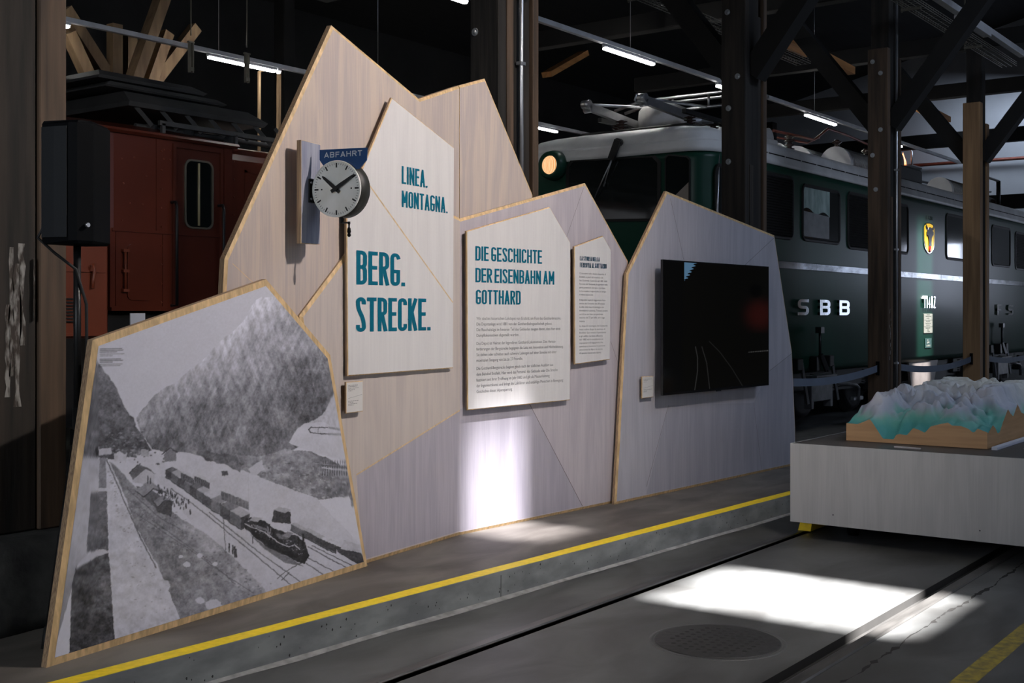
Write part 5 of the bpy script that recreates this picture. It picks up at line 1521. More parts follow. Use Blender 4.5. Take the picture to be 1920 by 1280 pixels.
mb = MB(); mb.cbox((RX0 - .03, RY0 - .075, Z1 - .002), (RX1, RY0 - .035, Z1 + .022), .003); mb.build('edging_bar', 'white_strip', loc=(RX0, RY0 - .05, Z1), label='white edging bar lying on the plinth along the right side of the relief', cat='edging')
mb = MB(); mb.cbox((9.05, 1.72, Z1 - .002), (9.33, 2.19, Z1 + .006), .002); mb.build('info_card', 'pinkcard', loc=(9.2, 2, Z1), label='pale flat card lying on the plinth right of the relief', cat='card')
# ================================================================== GREEN ELECTRIC LOCOMOTIVE
LX0, LX1, LY0, LY1 = 13.75, 32.3, 7.1, 10.05
gl = thing('electric_locomotive', 'long dark green electric locomotive with grey roof and chrome SBB letters behind the posts', 'locomotive', ((LX0 + LX1) / 2, (LY0 + LY1) / 2, 0))
def rrect(i, z, r=.38, n=7, bow=.05):
    x0, x1, y0, y1 = LX0 + i, LX1 - i, LY0 + i, LY1 - i
    r = max(r - i * .25, .12); pts = []
    for cx_, cy_, a0 in ((x1 - r, y1 - r, 0), (x0 + r, y1 - r, 90), (x0 + r, y0 + r, 180), (x1 - r, y0 + r, 270)):
        for k in range(n + 1):
            a = math.radians(a0 + 90 * k / n); pts.append((cx_ + r * math.cos(a), cy_ + r * math.sin(a), z))
    ym = (LY0 + LY1) / 2
    return pts
mb = MB(); mb.loft([rrect(.05, .80), rrect(0, .90), rrect(0, 3.66), rrect(.0, 3.74)], 0, True); mb.build('body', 'green_paint', gl)
mb = MB()
roofp = [(-.012, 3.74), (-.010, 3.80), (.010, 3.875), (.012, 3.895), (.030, 3.900), (.028, 3.915), (.045, 4.0), (.10, 4.06), (.22, 4.10), (.50, 4.16), (.95, 4.20)]
mb.loft([rrect(i, z) for i, z in roofp], 0, True); rf = mb.build('roof', 'roof_grey', gl)
mb = MB()
x = LX0 + .7
while x < LX1 - .7:                                 # dark slots of the gutter joint
    l = .52; mb.box((x, LY0 + .006, 3.884), (x + l, LY0 + .034, 3.899)); x += l + .05
mb.build('gutter_slots', 'roof_gap', rf)
SY = LY0
def frame_window(x0, x1, z0, z1, nm='side_window', slats=0, r=.09):
    def rr2(i, y):
        pts = []
        rr_ = max(r - i, .02)
        for cx_, cz_, a0 in ((x1 - i - rr_, z1 - i - rr_, 0), (x0 + i + rr_, z1 - i - rr_, 90), (x0 + i + rr_, z0 + i + rr_, 180), (x1 - i - rr_, z0 + i + rr_, 270)):
            for k in range(5):
                a = math.radians(a0 + 90 * k / 4); pts.append((cx_ + rr_ * math.cos(a), y, cz_ + rr_ * math.sin(a)))
        return pts
    mb = MB(); mb.loft([rr2(-.035, SY + .004), rr2(-.030, SY - .018), rr2(.0, SY - .022), rr2(.02, SY - .006)], 0, caps=False)
    w_ = mb.build(nm, 'rubber', gl)
    mb = MB(); mb.add(rr2(.0, SY - .006), [tuple(range(20))], 0)
    if slats:
        mb.build('louvre_backing', 'roof_gap', w_)
        mb = MB(); n_ = slats
        for k in range(n_):
            z = z0 + .03 + (z1 - z0 - .06) * k / (n_ - 1)
            mb.add([(x0 + .02, SY - .006, z + .022), (x1 - .02, SY - .006, z + .022), (x1 - .02, SY - .026, z - .006), (x0 + .02, SY - .026, z - .006)], [(0, 1, 2, 3)])
        mb.build('slats', 'loco_black', w_)
    else:
        mb.build('pane', 'glass_dark', w_)
    return w_
frame_window(15.36, 16.35, 2.75, 3.60, 'air_louvre', 22)
w1_ = frame_window(16.72, 18.13, 2.76, 3.54)
mb = MB()                                           # green-white reflection painted onto the first window
ring = []
for i in range(25):
    x = 16.74 + 1.0 * i / 24
    ring.append((x, 3.52, 3.20 + .03 * math.sin(i * .42) - .004 * i * .5))
mb.add([(x, SY - .0075, zt) for x, zt, zb_ in ring] + [(x, SY - .0075, zb_) for x, zt, zb_ in ring], [(i, i + 1, 26 + i, 25 + i) for i in range(24)])
mb.build('window_reflection', mat('pale_green_reflection', (0.46, 0.60, 0.56), 0.5, col2=(0.22, 0.34, 0.32), scale=(9, 4, 3), detail=3), w1_)
mb = MB(); mb.add([(16.74, SY - .0078, 2.80), (17.72, SY - .0078, 2.80), (17.72, SY - .0078, 3.14), (16.74, SY - .0078, 3.17)], [(0, 1, 2, 3)])
mb.build('lower_reflection', mat('grey_reflection', (0.20, 0.205, 0.215), 0.5, var=.15), w1_)  # paler lower part of the painted reflection
frame_window(18.50, 19.80, 2.72, 3.57, 'air_louvre', 22)
frame_window(19.95, 21.33, 2.74, 3.56)
frame_window(23.56, 24.95, 2.74, 3.57)
frame_window(26.72, 28.15, 2.72, 3.54)
frame_window(28.62, 29.7, 2.70, 3.50, 'air_louvre', 22)
frame_window(30.0, 31.0, 2.74, 3.50)
wc = frame_window(13.98, 14.45, 2.95, 3.56, 'cab_side_window')
mb = MB(); mb.box((14.62, SY - .02, 1.1), (14.66, SY + .004, 3.60)); mb.box((15.20, SY - .02, 1.1), (15.24, SY + .004, 3.60)); mb.box((14.66, SY - .02, 3.56), (15.20, SY + .004, 3.60)); cd = mb.build('cab_door_frame', 'green_paint', gl)
# bright waist strip
mb = MB()
for xa, xb in ((14.2, 17.2), (17.203, 20.4), (20.403, 23.2), (23.203, 26.3), (26.303, 29.2), (29.203, 31.8)):
    mb.cbox((xa, SY - .016, 2.305), (xb, SY + .004, 2.41), .006)
mb.build('waist_strip', 'strip', gl)
PLS = Plane(0, SY, 0)
def raised(text, s0, s1, z0, z1, t, ex, gap, matn, nm):
    mb = MB(); letters(mb, PLS, text, s0, z0, s1, z1 - z0, t, gap, .0, ex, sx=.4, rmax=.035); return mb.build(nm, matn, gl, fix=False)
for c_, a, b in (('S', 16.46, 16.86), ('B', 17.28, 17.68), ('B', 18.05, 18.47), ('F', 25.75, 26.12), ('F', 27.0, 27.33), ('S', 27.88, 28.30)):
    raised(c_, a, b, 1.645, 1.875, .042, .040, .5, 'chrome', 'raised_letter')
raised('11402', 22.12, 22.80, 1.775, 1.995, .020, .035, .9, 'chrome', 'raised_number')
raised('URI', 22.34, 22.69, 3.40, 3.47, .010, .012, 1.1, 'chrome', 'raised_name')
# coat of arms: yellow shield with a black bull's head
sx0, sx1, sz0, sz1 = 22.20, 22.80, 2.79, 3.335
scx = (sx0 + sx1) / 2
def shield(k, y):
    w_ = (sx1 - sx0) / 2 * k; pts = []
    zc = (sz0 + sz1) / 2
    raw = [(0, sz1), (.55, sz1 - .012), (.9, sz1 - .05), (1, sz1 - .10), (.97, sz0 + .2), (.80, sz0 + .09), (.35, sz0 + .02), (0, sz0), (-.35, sz0 + .02), (-.80, sz0 + .09), (-.97, sz0 + .2), (-1, sz1 - .10), (-.9, sz1 - .05), (-.55, sz1 - .012)]
    return [(scx + a * w_, y, zc + (z - zc) * k) for a, z in raw]
mb = MB(); mb.loft([shield(1.05, SY + .004), shield(1.05, SY - .016)], 0); sh = mb.build('coat_of_arms', 'chrome', gl, label='enamel coat of arms with a bull head')
mb = MB(); mb.loft([shield(.98, SY - .015), shield(.96, SY - .021)], 0); mb.build('field', 'crest_yellow', sh)
def flat(pts, y0, y1, matn, nm, par):
    mb = MB(); mb.loft([[(scx + a, y0, z) for a, z in pts], [(scx + a, y1, z) for a, z in pts]], 0); return mb.build(nm, matn, par)
hd = flat([(a_ * .82, 3.08 + (z_ - 3.08) * .9) for a_, z_ in [(-.10, 3.27), (0, 3.285), (.10, 3.27), (.15, 3.22), (.235, 3.19), (.23, 3.13), (.15, 3.11), (.11, 3.06), (.085, 2.97), (.09, 2.90), (-.09, 2.90), (-.085, 2.97), (-.11, 3.06), (-.15, 3.11), (-.24, 3.12), (-.235, 3.17), (-.15, 3.22)]], SY - .020, SY - .034, 'crest_black', 'bull_head', sh)
for s in (-1, 1):
    flat([(s * .12, 3.21), (s * .20, 3.22), (s * .235, 3.27), (s * .225, 3.31), (s * .19, 3.28), (s * .13, 3.25)], SY - .020, SY - .03, 'crest_black', 'horn', hd)
mb = MB(); mb.revolve((scx, SY - .018, 2.865), (0, -1, 0), [(0, .07), (.012, .065), (.018, .04), (.02, .001)], 16); mb.build('red_ring', 'crest_red', sh)
# data plates
mb = MB(); mb.cbox((22.20, SY - .012, 1.315), (22.70, SY + .004, 1.67), .003); dp = mb.build('data_plate', 'plate', gl)
mb = MB()
for z in (1.43, 1.55): mb.box((22.21, SY - .0135, z), (22.69, SY - .011, z + .006), 0)
for z, a, b in ((1.645, .32, .6), (1.615, .2, .8), (1.58, .3, .6), (1.525, .25, .7), (1.49, .18, .8), (1.455, .25, .65), (1.40, .2, .7), (1.365, .36, .56), (1.335, .4, .6)):
    x = 22.2 + .5 * a
    while x < 22.2 + .5 * b:
        l = rnd.uniform(.02, .05); mb.box((x, SY - .0135, z), (x + l, SY - .011, z + .014), 0); x += l + .014
mb.build('engraving', 'plate_dark', dp)
mb = MB(); mb.cbox((22.26, SY - .012, 1.04), (22.64, SY + .004, 1.22), .003); d2 = mb.build('data_plate', 'green_paint', gl)
mb = MB()
for a, z, l in ((.14, 1.17, .04), (.11, 1.125, .05), (.16, 1.13, .08), (.08, 1.065, .05), (.15, 1.07, .07), (.25, 1.07, .04)): mb.box((22.26 + a, SY - .0135, z), (22.26 + a + l, SY - .011, z + .03))
mb.build('engraving', 'plate', d2)
# front end
FX = LX0
def front_window(pts, nm):
    mb = MB(); c = (sum(p[0] for p in pts) / len(pts), sum(p[1] for p in pts) / len(pts))
    big = [(c[0] + (y - c[0]) * 1.07, c[1] + (z - c[1]) * 1.07) for y, z in pts]
    mb.loft([[(FX + .01, y, z) for y, z in big], [(FX - .016, y, z) for y, z in big], [(FX - .018, y, z) for y, z in pts], [(FX - .006, y, z) for y, z in pts]], 0, caps=False)
    w_ = mb.build(nm, 'rubber', gl)
    mb = MB(); mb.add([(FX - .006, y, z) for y, z in pts], [tuple(range(len(pts)))]); mb.build('pane', 'glass_dark', w_)
    return w_
front_window([(9.20, 2.95), (9.20, 3.66), (9.13, 3.73), (7.90, 3.70), (7.82, 3.62), (7.82, 2.90)], 'front_window')
fw = front_window([(7.70, 2.90), (7.70, 3.66), (7.66, 3.70), (7.40, 3.66), (7.36, 3.62), (7.36, 2.90)], 'front_window')
mb = MB(); mb.add([(FX - .0075, 7.69, 2.92), (FX - .0075, 7.69, 3.08), (FX - .0075, 7.37, 3.34), (FX - .0075, 7.37, 2.92)], [(0, 1, 2, 3)]); mb.build('sun_shade', 'beige_box', fw)
hc = Vector((FX - .0, 9.44, 3.70))
mb = MB(); mb.revolve(hc, (-1, 0, 0), [(-.02, .21), (.06, .205), (.14, .185), (.155, .165), (.15, .13), (.11, .125)], 32); hl = mb.build('headlight', 'green_paint', gl)
mb = MB(); mb.revolve(hc + Vector((-.10, 0, 0)), (-1, 0, 0), [(0, .13), (.03, .125), (.055, .08), (.062, .001)], 28); mb.build('lens', 'headlamp', hl, label='glowing warm lens')
for y in (7.6,):
    mb = MB(); mb.revolve((FX, y, 1.75), (-1, 0, 0), [(-.02, .16), (.1, .15), (.11, .12), (.09, .11)], 24); mb.build('headlight', 'green_paint', gl)
mb = MB(); mb.tube((FX - .02, 8.38, 3.93), (FX - .10, 8.38, 3.93), .05, 12); mb.obox((FX - .09, 8.37, 3.95), (FX - .10, 8.47, 3.70), .05, .09); wp = mb.build('wiper_motor', 'black_metal', gl)
mb = MB(); mb.tube((FX - .09, 8.46, 3.72), (FX - .05, 8.76, 3.22), .008, 6); mb.tube((FX - .09, 8.43, 3.80), (FX - .05, 8.62, 3.36), .008, 6); mb.tube((FX - .05, 8.62, 3.36), (FX - .04, 8.60, 3.42), .012, 6); mb.build('wiper_arm', 'galv', wp)
mb = MB(); mb.path([(FX + .35, LY0 + .02, 3.74), (FX + .2, LY0 - .03, 3.0), (FX + .2, LY0 - .03, 1.4)], .016, 8); mb.build('grab_rail', 'galv', gl)
# underframe: bogies, wheels, brake rigging, steps
mb = MB(); mb.box((LX0 + .5, LY0 + .25, .45), (LX1 - .5, LY1 - .25, .85)); mb.build('underframe', 'loco_black', gl)
for bx in (15.0, 24.6):
    mb = MB(); mb.cbox((bx, LY0 + .18, .50), (bx + 5.9, LY0 + .32, .80), .02)
    for k in range(3):
        c = bx + .8 + k * 2.15
        mb.cbox((c - .22, LY0 + .12, .38), (c + .22, LY0 + .30, .72), .02)
        for s in (-.45, .45):
            for j in range(7): mb.tube((c + s, LY0 + .22, .50 + j * .04), (c + s, LY0 + .22, .515 + j * .04), .075, 12)
    bg = mb.build('bogie_frame', 'loco_black', gl)
    for k in range(3):
        c = bx + .8 + k * 2.15
        mb = MB(); mb.revolve((c, LY0 + .50, .62), (0, 1, 0), [(0, .12), (.0, .50), (.02, .58), (.10, .60), (.10, .64), (.13, .64)], 32)
        mb.revolve((c, LY1 - .50, .62), (0, -1, 0), [(0, .12), (.0, .50), (.02, .58), (.10, .60), (.10, .64), (.13, .64)], 32)
        mb.tube((c, LY0 + .5, .62), (c, LY1 - .5, .62), .09, 12); mb.build('wheelset', 'loco_black', bg)
def step_set(xo):
    y = LY0 - .13
    mb = MB()
    for x in (16.48, 17.62): mb.obox((xo + x, y + .05, 1.0), (xo + x + .13, y, .36), .03, .045)
    stp = mb.build('step_hangers', 'galv', gl)
    mb = MB(); mb.cbox((xo + 16.70, y - .02, .38), (xo + 17.50, y + .10, .74), .008); mb.cbox((xo + 16.70, y - .10, .735), (xo + 17.48, y + .10, .765), .004); mb.cbox((xo + 16.70, y - .02, .28), (xo + 16.78, y + .1, .40), .004); mb.cbox((xo + 17.42, y - .02, .28), (xo + 17.50, y + .1, .40), .004)
    mb.build('step_box', 'step_grey', gl)
    mb = MB(); mb.tube((xo + 17.06, y, 1.0), (xo + 17.06, y, 1.40), .022, 8); mb.box((xo + 17.0, y - .04, 1.38), (xo + 17.13, y + .05, 1.47)); mb.obox((xo + 17.05, y, 1.06), (xo + 17.22, y - .03, .82), .03, .05); mb.obox((xo + 17.12, y, 1.06), (xo + 17.30, y - .03, .82), .03, .05); mb.cbox((xo + 16.95, y, .82), (xo + 17.12, y + .12, 1.04), .01)
    mb.build('brake_linkage', 'black_metal', gl)
    mb = MB(); mb.cbox((xo + 16.3, y + .02, .85), (xo + 16.5, y + .14, 1.02), .01); mb.cbox((xo + 17.50, y + .02, .87), (xo + 17.66, y + .14, 1.04), .01); mb.build('hanger_bracket', 'loco_black', gl)
    mb = MB(); mb.path([(xo + 17.7, y, .62), (xo + 18.5, y, .55), (xo + 18.62, y, .50), (xo + 18.60, y, .30)], .03, 8); mb.build('sand_pipe', 'step_grey', gl)
step_set(0); step_set(9.95)
mb = MB(); mb.loft([[(21.58, LY0 + .06, .80), (23.25, LY0 + .06, .80), (23.25, LY0 + .10, .80), (21.58, LY0 + .10, .80)], [(21.72, LY0 + .06, .30), (22.95, LY0 + .06, .30), (22.95, LY0 + .10, .30), (21.72, LY0 + .10, .30)]], 0); mb.build('apparatus_cover', 'beige_box', gl, label='beige apparatus cover under the body')
mb = MB(); mb.cbox((20.9, LY0 + .2, .25), (21.5, LY0 + .6, .8), .02); mb.build('air_tank', 'loco_black', gl)
mb = MB(); mb.cbox((23.3, LY0 + .2, .2), (24.2, LY0 + .6, .8), .03); mb.build('air_tank', 'loco_black', gl)
# roof equipment
def insul(x, y, z0, h, par, n=5):
    mb = MB(); pr = [(0, .035)]
    for k in range(n):
        a = h * (k + .15) / n; pr += [(a, .04), (a + h / n * .3, .085), (a + h / n * .45, .085), (a + h / n * .7, .04)]
    pr += [(h, .035)]; mb.revolve((x, y, z0), (0, 0, 1), pr, 14); return mb.build('insulator', 'porcelain', par)
mb = MB(); mb.cbox((14.4, 7.75, 4.14), (17.6, 9.45, 4.22), .01); pd_ = mb.build('roof_walkway', 'loco_black', gl)
mb = MB()
for y in (8.14, 9.02):
    k_ = Vector((13.9, y, 4.52)); e_ = Vector((15.55, y, 4.38 if y > 8.5 else 4.42))
    mb.obox(k_ + Vector((.03, 0, -.02)), e_, .07, .11); mb.tube(k_, Vector((16.2, y + (.25 if y < 8.5 else -.25), 4.74)), .020, 8)
    mb.tube(k_ + Vector((0, -.06, 0)), k_ + Vector((0, .06, 0)), .06, 12); mb.tube(k_ + Vector((.05, -.06, -.06)), k_ + Vector((.05, .06, -.06)), .05, 12)
    mb.path([k_ + Vector((-.02, 0, .02)), k_ + Vector((-.16, 0, .02)), k_ + Vector((-.2, 0, -.06)), k_ + Vector((-.12, 0, -.1))], .014, 6) if y < 8.5 else None
mb.tube((16.2, 7.9, 4.74), (16.2, 9.3, 4.74), .025, 8); mb.tube((15.55, 7.95, 4.42), (15.55, 9.2, 4.42), .05, 10)
mb.path([(15.9, 7.4, 4.78), (16.0, 7.8, 4.90), (16.0, 9.4, 4.90), (15.9, 9.8, 4.78)], .025, 8)
mb.path([(16.2, 7.4, 4.78), (16.25, 7.8, 4.88), (16.25, 9.4, 4.88), (16.2, 9.8, 4.78)], .025, 8)
mb.tube((16.1, 8.3, 4.74), (16.1, 8.3, 4.9), .02, 6); mb.tube((16.1, 8.9, 4.74), (16.1, 8.9, 4.9), .02, 6)
pg = mb.build('pantograph', 'galv', gl, label='folded pantograph with pale arms reaching over the cab')
for x, y in ((14.7, 8.95), (15.0, 9.2), (15.75, 8.05), (16.9, 8.1), (16.9, 9.1), (14.95, 8.0)): insul(x, y, 4.2, .2, pg)
mb = MB(); mb.obox((14.6, 7.9, 4.42), (17.2, 7.95, 4.42), .06, .06); mb.obox((14.6, 9.25, 4.42), (17.2, 9.2, 4.42), .06, .06); mb.obox((17.0, 7.9, 4.42), (17.0, 9.25, 4.42), .06, .06); mb.build('pantograph_frame', 'black_metal', pg)
mb = MB()
mb.loft([[(14.85 + a_, 8.35 + b_ , 4.22), (16.05 - a_, 8.35 + b_, 4.22), (16.05 - a_, 8.95 - b_, 4.22), (14.85 + a_, 8.95 - b_, 4.22)] if False else [(14.85 + .6 - .6 * c_ * math.cos(t_ * PI / 8), 8.65 - .32 * c_ * math.sin(t_ * PI / 8), z_) for t_ in range(16)] for z_, c_ in ((4.2, .9), (4.4, 1.0), (4.56, .96), (4.65, .8), (4.70, .45))], 0, True)
mb.build('roof_casing', 'pale_tank', gl)
mb = MB(); mb.revolve((17.0, 7.75, 4.30), (0, 1, 0), [(0, .05), (0, .17), (.2, .17), (.2, .05)], 20); mb.cbox((16.6, 7.7, 4.12), (17.2, 7.9, 4.3), .01); mb.build('horn_drum', 'roof_grey', gl)
# resistor grids with arched ends, busbars
def grid_case(xa, y, r, l):
    mb = MB(); n_ = 12
    sec = lambda x: [(x, y + r * math.cos(k * PI / n_), 4.16 + r * 1.15 * math.sin(k * PI / n_)) for k in range(n_ + 1)]
    mb.loft([sec(xa), sec(xa + .12)], 0, True)
    g_ = mb.build('resistor_hood', 'roof_grey', gl)
    mb = MB(); mb.loft([sec(xa + l - .12), sec(xa + l)], 0, True); mb.build('resistor_hood', 'roof_grey', gl)
    mb = MB()
    for j in range(int((l - .2) / .07)):
        x = xa + .13 + j * .07; mb.path([(x, y + r * .97 * math.cos(k * PI / 8), 4.16 + r * 1.1 * math.sin(k * PI / 8)) for k in range(9)], .010, 4)
    mb.build('wire_guard', 'galv', g_)
grid_case(19.6, 7.75, .28, 1.7); grid_case(19.9, 8.6, .38, 3.2); grid_case(25.2, 7.75, .28, 1.9)
mb = MB(); mb.cbox((16.9, 8.6, 4.1), (19.7, 9.5, 4.60), .08); mb.build('roof_hatch', 'roof_grey', gl)
mb = MB(); mb.path([(17.6, 7.95, 4.52), (18.6, 7.95, 4.55), (19.2, 7.95, 4.56), (19.8, 7.95, 4.82), (20.6, 7.95, 4.82), (22.3, 7.95, 4.74), (22.9, 7.95, 4.74)], .022, 8); mb.path([(18.2, 8.15, 4.50), (19.4, 8.15, 4.55), (19.9, 8.15, 4.70)], .018, 8); bb = mb.build('busbar', 'copper', gl)
for x in (18.2, 20.2, 21.6, 22.6): insul(x, 7.95, 4.2, .48 if x > 20 else .32, bb)
mb = MB(); mb.cbox((21.9, 7.5, 4.14), (23.4, 8.6, 4.42), .03); mb.revolve((22.5, 7.6, 4.5), (0, 1, 0), [(0, .02), (0, .15), (.3, .15), (.3, .02)], 16); mb.build('roof_switchgear', 'black_metal', gl)
mb = MB()
for y in (8.1, 9.0):
    mb.obox((30.6, y, 4.42), (28.2, y, 4.50), .06, .08); mb.tube((28.0, y, 4.46), (30.4, y, 4.62), .02, 8)
mb.path([(26.5, 7.3, 4.45), (26.9, 7.6, 4.62), (27.6, 7.9, 4.78), (29.0, 7.9, 4.86), (30.3, 7.9, 4.86)], .03, 8); mb.path([(26.5, 9.8, 4.45), (26.9, 9.5, 4.62), (27.6, 9.3, 4.78), (30.3, 9.3, 4.86)], .03, 8)
mb.path([(27.2, 8.5, 4.62), (28.0, 8.5, 4.66), (30.2, 8.5, 4.66)], .03, 8); mb.tube((29.2, 7.9, 4.5), (29.2, 7.9, 4.86), .04, 8); mb.tube((30.3, 7.9, 4.3), (30.3, 7.9, 4.86), .05, 8)
p2 = mb.build('pantograph', 'black_metal', gl, label='dark second pantograph near the far end')
for x, y in ((28.4, 8.0), (28.9, 8.0), (29.6, 8.0), (30.2, 8.0), (31.0, 8.2)): insul(x, y, 4.2, .22, p2)
# brake block lit on the rail side
mb = MB(); mb.cbox((18.45, 6.97, .30), (18.83, 7.05, .36), .01); mb.build('sand_chute', 'galv', gl)

# far wall fittings
mb = MB(); mb.tube((35.8, 14.5, 6.07), (35.8, 3.0, 6.02), .05, 10)
pw = thing('wall_pipe', 'rust-red pipe running along the pale end wall above the locomotive roof', 'pipe', (35.8, 9, 6.03))
mb.build('pipe', 'copper', pw)
for y in (13.5, 11.9, 10.2, 8.5, 6.8):
    mb = MB(); mb.path([(35.98, y, 5.70), (35.9, y, 5.78), (35.8, y, 5.98)], .035, 8); mb.build('pipe_bracket', 'copper', pw)
mq = thing('wall_lantern', 'rounded wall lantern glowing orange beside the post with white paint wear', 'lantern', (35.0, 11.68, 6.0))
mb = MB(); mb.path([(35.0, 11.95, 6.0), (35.0, 11.95, 6.35), (35.0, 11.85, 6.46), (35.0, 11.6, 6.46), (35.0, 11.52, 6.36), (35.0, 11.52, 6.0)], .03, 8); mb.box((35.0, 11.52, 5.97), (35.98, 11.95, 6.0)); mb.build('frame', 'galv', mq)
mb = MB(); mb.revolve((35.0, 11.78, 6.0), (0, 0, 1), [(0, .10), (.10, .09), (.28, .03), (.36, .005)], 12); mb.build('glow_tube', emitter('orange_lamp_glow', (1, .28, .08), 2.5), mq)

# ================================================================== BROWN-RED LOCOMOTIVE
rl = thing('electric_locomotive', 'brown-red box-cab locomotive with an oval cab door window, behind the photo panel at left', 'locomotive', (9.5, 12, 0))
RYF = 10.6
cab = [(6.2, 11.2), (6.35, 10.9), (6.6, 10.72), (7.0, 10.63), (7.5, RYF), (9.05, RYF), (9.05, 13.4), (7.2, 13.4), (6.4, 13.0), (6.2, 12.4)]
zc = lambda q: q
mb = MB()
mb.loft([[(x, y, 2.52) for x, y in cab], [(x, y, 3.52) for x, y in cab]], 0)
mb.loft([[(7.46, RYF, 1.69), (9.05, RYF, 1.69), (9.05, 13.4, 1.69), (7.46, 13.4, 1.69)], [(7.46, RYF, 2.53), (9.05, RYF, 2.53), (9.05, 13.4, 2.53), (7.46, 13.4, 2.53)]], 0)
cb = mb.build('cab_body', 'red_paint', rl)
mb = MB()
def grow(p, d): c = (7.7, 12.1); return (p[0] + (d if p[0] > c[0] else -d), p[1] + (d if p[1] > c[1] else -d))
mb.loft([[(*grow(p, .03), 3.51) for p in cab], [(*grow(p, .06), 3.535) for p in cab], [(*grow(p, .05), 3.56) for p in cab], [(*grow(p, -.5), 3.70) for p in cab]], 0); mb.build('cab_roof', 'red_paint', rl)
mb = MB(); mb.box((9.06, RYF + .06, 1.69), (20, 13.3, 3.40))
q = lambda x: [(x, RYF + .06, 3.40), (x, RYF + .09, 3.47), (x, RYF + .18, 3.55), (x, RYF + .4, 3.60), (x, 13.3, 3.60), (x, 13.3, 3.40)]
mb.loft([q(9.06), q(20)], 0, False); mb.build('engine_body', 'red_paint', rl)
mb = MB(); mb.box((6.6, 11, .5), (19.8, 13.2, 1.69)); mb.box((7.46, RYF + .1, 1.35), (19.9, 11.0, 1.66)); mb.build('underframe', 'loco_black', rl)
# cab door with its window
mb = MB()
for a, b in (((8.23, 1.76), (8.27, 3.44)), ((8.87, 1.76), (8.91, 3.44)), ((8.23, 3.44), (8.91, 3.48))): mb.box((a[0], RYF - .02, a[1]), (b[0], RYF + .005, b[1]))
dr = mb.build('cab_door', 'red_paint', rl)
def rrz(x0, x1, z0, z1, r, y):
    pts = []
    for cx_, cz_, a0 in ((x1 - r, z1 - r, 0), (x0 + r, z1 - r, 90), (x0 + r, z0 + r, 180), (x1 - r, z0 + r, 270)):
        for k in range(6):
            a = math.radians(a0 + 18 * k); pts.append((cx_ + r * math.cos(a), y, cz_ + r * math.sin(a)))
    return pts
mb = MB(); mb.loft([rrz(8.385, 8.775, 2.585, 3.335, .09, RYF + .003), rrz(8.385, 8.775, 2.585, 3.335, .09, RYF - .016), rrz(8.405, 8.755, 2.605, 3.315, .075, RYF - .016), rrz(8.405, 8.755, 2.605, 3.315, .075, RYF - .004)], 0, caps=False); dwn = mb.build('door_window', 'brass', dr)
mb = MB(); mb.add(rrz(8.40, 8.76, 2.60, 3.32, .08, RYF - .004), [tuple(range(24))]); mb.build('pane', 'glass_dark', dwn)
mb = MB(); mb.tube((8.575, RYF - .012, 2.62), (8.575, RYF - .012, 3.30), .013, 8); mb.build('window_rod', 'cream', dwn)
for x, z0, z1 in ((8.22, 1.75, 2.85), (8.855, 1.75, 2.86)):
    mb = MB(); mb.path([(x, RYF + .0, z1), (x, RYF - .07, z1), (x, RYF - .09, z1 - .05), (x, RYF - .09, z0), (x, RYF, z0)], .017, 8); mb.build('grab_rail', 'black_metal', rl)
mb = MB(); p_ = rrz(7.66, 8.0, 1.80, 2.38, .06, 0)
mb.loft([[(x, RYF + .004, z) for x, y, z in p_], [(x, RYF - .014, z) for x, y, z in p_]], 0); mb.build('hatch', 'red_paint', rl)
mb = MB(); mb.tube((7.62, RYF - .03, 1.90), (7.62, RYF - .03, 2.31), .012, 8)
for z in (1.9, 2.1, 2.31): mb.box((7.59, RYF - .045, z - .015), (7.66, RYF + .004, z + .015))
mb.build('hatch_hinge', 'red_paint2', rl)
mb = MB()
for x in (7.52, 8.10): mb.box((x, RYF - .012, 1.74), (x + .015, RYF + .004, 2.50))
mb.box((7.48, RYF - .014, 2.505), (9.04, RYF + .004, 2.535)); mb.box((7.46, RYF - .025, 1.69), (9.06, RYF + .004, 1.725)); mb.box((8.92, RYF - .02, 1.72), (8.97, RYF + .004, 3.5)); mb.box((8.02, RYF - .01, 2.53), (8.05, RYF + .004, 3.5))
mb.build('beading', 'red_paint', rl)
mb = MB()
for k in range(9):
    z = 1.78 + k * .2
    for x in (8.09, 9.12): mb.revolve((x, RYF + (.06 if x > 9 else 0), z), (0, -1, 0), [(0, .012), (.006, .009), (.009, .001)], 8)
for x, z in ((7.6, 3.25), (7.75, 3.28), (7.62, 3.0), (7.9, 3.1), (7.7, 2.8), (7.85, 2.8), (7.6, 2.62), (8.12, 3.3), (8.2, 3.3), (8.12, 3.4), (8.2, 3.4)): mb.revolve((x, RYF + .002, z), (0, -1, 0), [(0, .012), (.006, .009), (.009, .001)], 8)
mb.build('rivets', 'red_paint2', rl)
mb = MB(); mb.box((9.3, RYF + .05, 2.45), (12, RYF + .062, 3.28)); mb.box((9.28, RYF + .045, 3.27), (12, RYF + .062, 3.30)); mb.box((9.28, RYF + .045, 1.85), (9.31, RYF + .062, 3.30)); mb.build('side_panel', 'red_paint', rl)
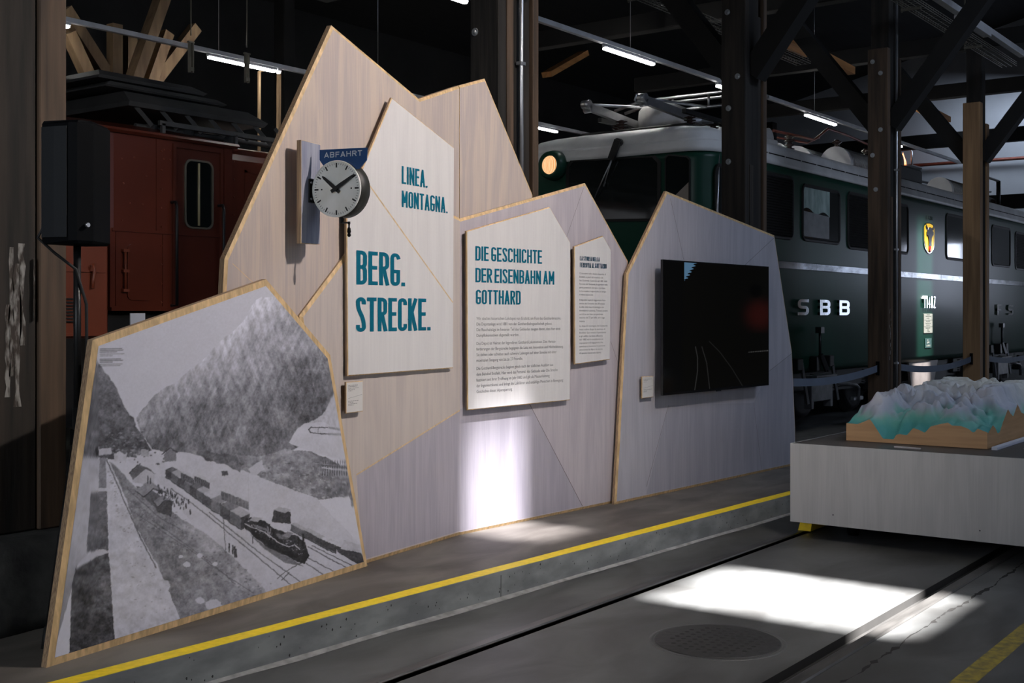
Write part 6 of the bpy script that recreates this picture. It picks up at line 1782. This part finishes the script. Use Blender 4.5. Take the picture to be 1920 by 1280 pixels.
# low nose ahead of the cab
mb = MB(); mb.cbox((5.2, 10.0, 1.43), (7.03, 12.6, 2.42), .03); nz = mb.build('nose', 'red_paint2', rl)
mb = MB(); mb.box((5.2, 9.985, 2.05), (6.98, 10.0, 2.075)); mb.box((5.2, 9.985, 1.45), (7.03, 10.0, 1.475)); mb.build('nose_beading', 'red_paint2', nz)
mb = MB(); mb.path([(6.83, 9.97, 2.13), (6.83, 9.95, 2.05), (6.83, 9.97, 1.97), (6.82, 9.96, 1.90)], .016, 6); mb.box((6.80, 9.96, 2.06), (6.86, 10.0, 2.10)); mb.build('latch', 'red_paint2', nz)
mb = MB()
for k in range(8):
    z = 1.58 + k * .03; mb.box((6.45, 9.982, z), (6.64, 10.0, z + .015))
mb.build('nose_louvre', 'loco_black', nz)
# raised roof with its struts and rails
mb = MB()
def slab(x0, x1, y0, y1, z0, z1, sl):
    mb.loft([[(x0, y0, z0), (x1, y0, z0), (x1, y1, z0), (x0, y1, z0)], [(x0, y0 - .02, z0 + (z1 - z0) * .25), (x1 + .04, y0 - .02, z0 + (z1 - z0) * .25), (x1 + .04, y1, z0 + (z1 - z0) * .25), (x0, y1, z0 + (z1 - z0) * .25)],
             [(x0 + .1, y0 + sl, z1), (x1 - .06, y0 + sl, z1), (x1 - .06, y1, z1), (x0 + .1, y1, z1)]], 0)
slab(7.86, 9.75, 10.85, 12.8, 3.86, 4.05, .22); mb.build('raised_roof', 'roof_dark', rl, label='lower charcoal roof slab')
mb = MB(); slab(7.75, 9.35, 11.1, 12.6, 4.08, 4.15, .05); mb.build('raised_roof', 'roof_dark', rl, label='middle charcoal roof slab')
mb = MB(); slab(7.70, 9.10, 11.15, 12.5, 4.17, 4.28, .14); mb.build('raised_roof', 'roof_dark', rl, label='upper charcoal roof slab')
for k in range(7):
    x = 8.0 + k * .33
    mb = MB(); mb.obox((x, 10.92, 3.88), (x + .09, 10.75, 3.66), .03, .04); mb.build('roof_strut', 'roof_dark', rl)
mb = MB(); mb.obox((8.15, 10.72, 3.70), (12, 10.72, 3.70), .04, .05)
for x in (8.2, 9.2, 10.2): mb.obox((x, 10.72, 3.70), (x, 10.72, 3.54), .04, .04)
for x in (8.4, 8.9, 9.5): mb.tube((x, 11.2, 3.6), (x, 11.2, 3.75), .08, 10)
mb.tube((8.2, 11.2, 3.72), (12, 11.2, 3.72), .03, 8)
mb.build('roof_rail', 'roof_dark', rl)
# visitor sign in front of it
isg = thing('info_sign', 'white card on a thin stand in front of the brown-red locomotive', 'sign', (6.9, 9.4, 0))
mb = MB(); mb.box((6.825, 9.39, 1.50), (6.985, 9.40, 1.665)); mb.build('card', 'white_strip', isg)
mb = MB(); mb.tube((6.9, 9.41, 0), (6.9, 9.41, 1.5), .012, 8); mb.cbox((6.75, 9.3, 0), (7.05, 9.5, .015), .003); mb.build('stand', 'black_metal', isg)
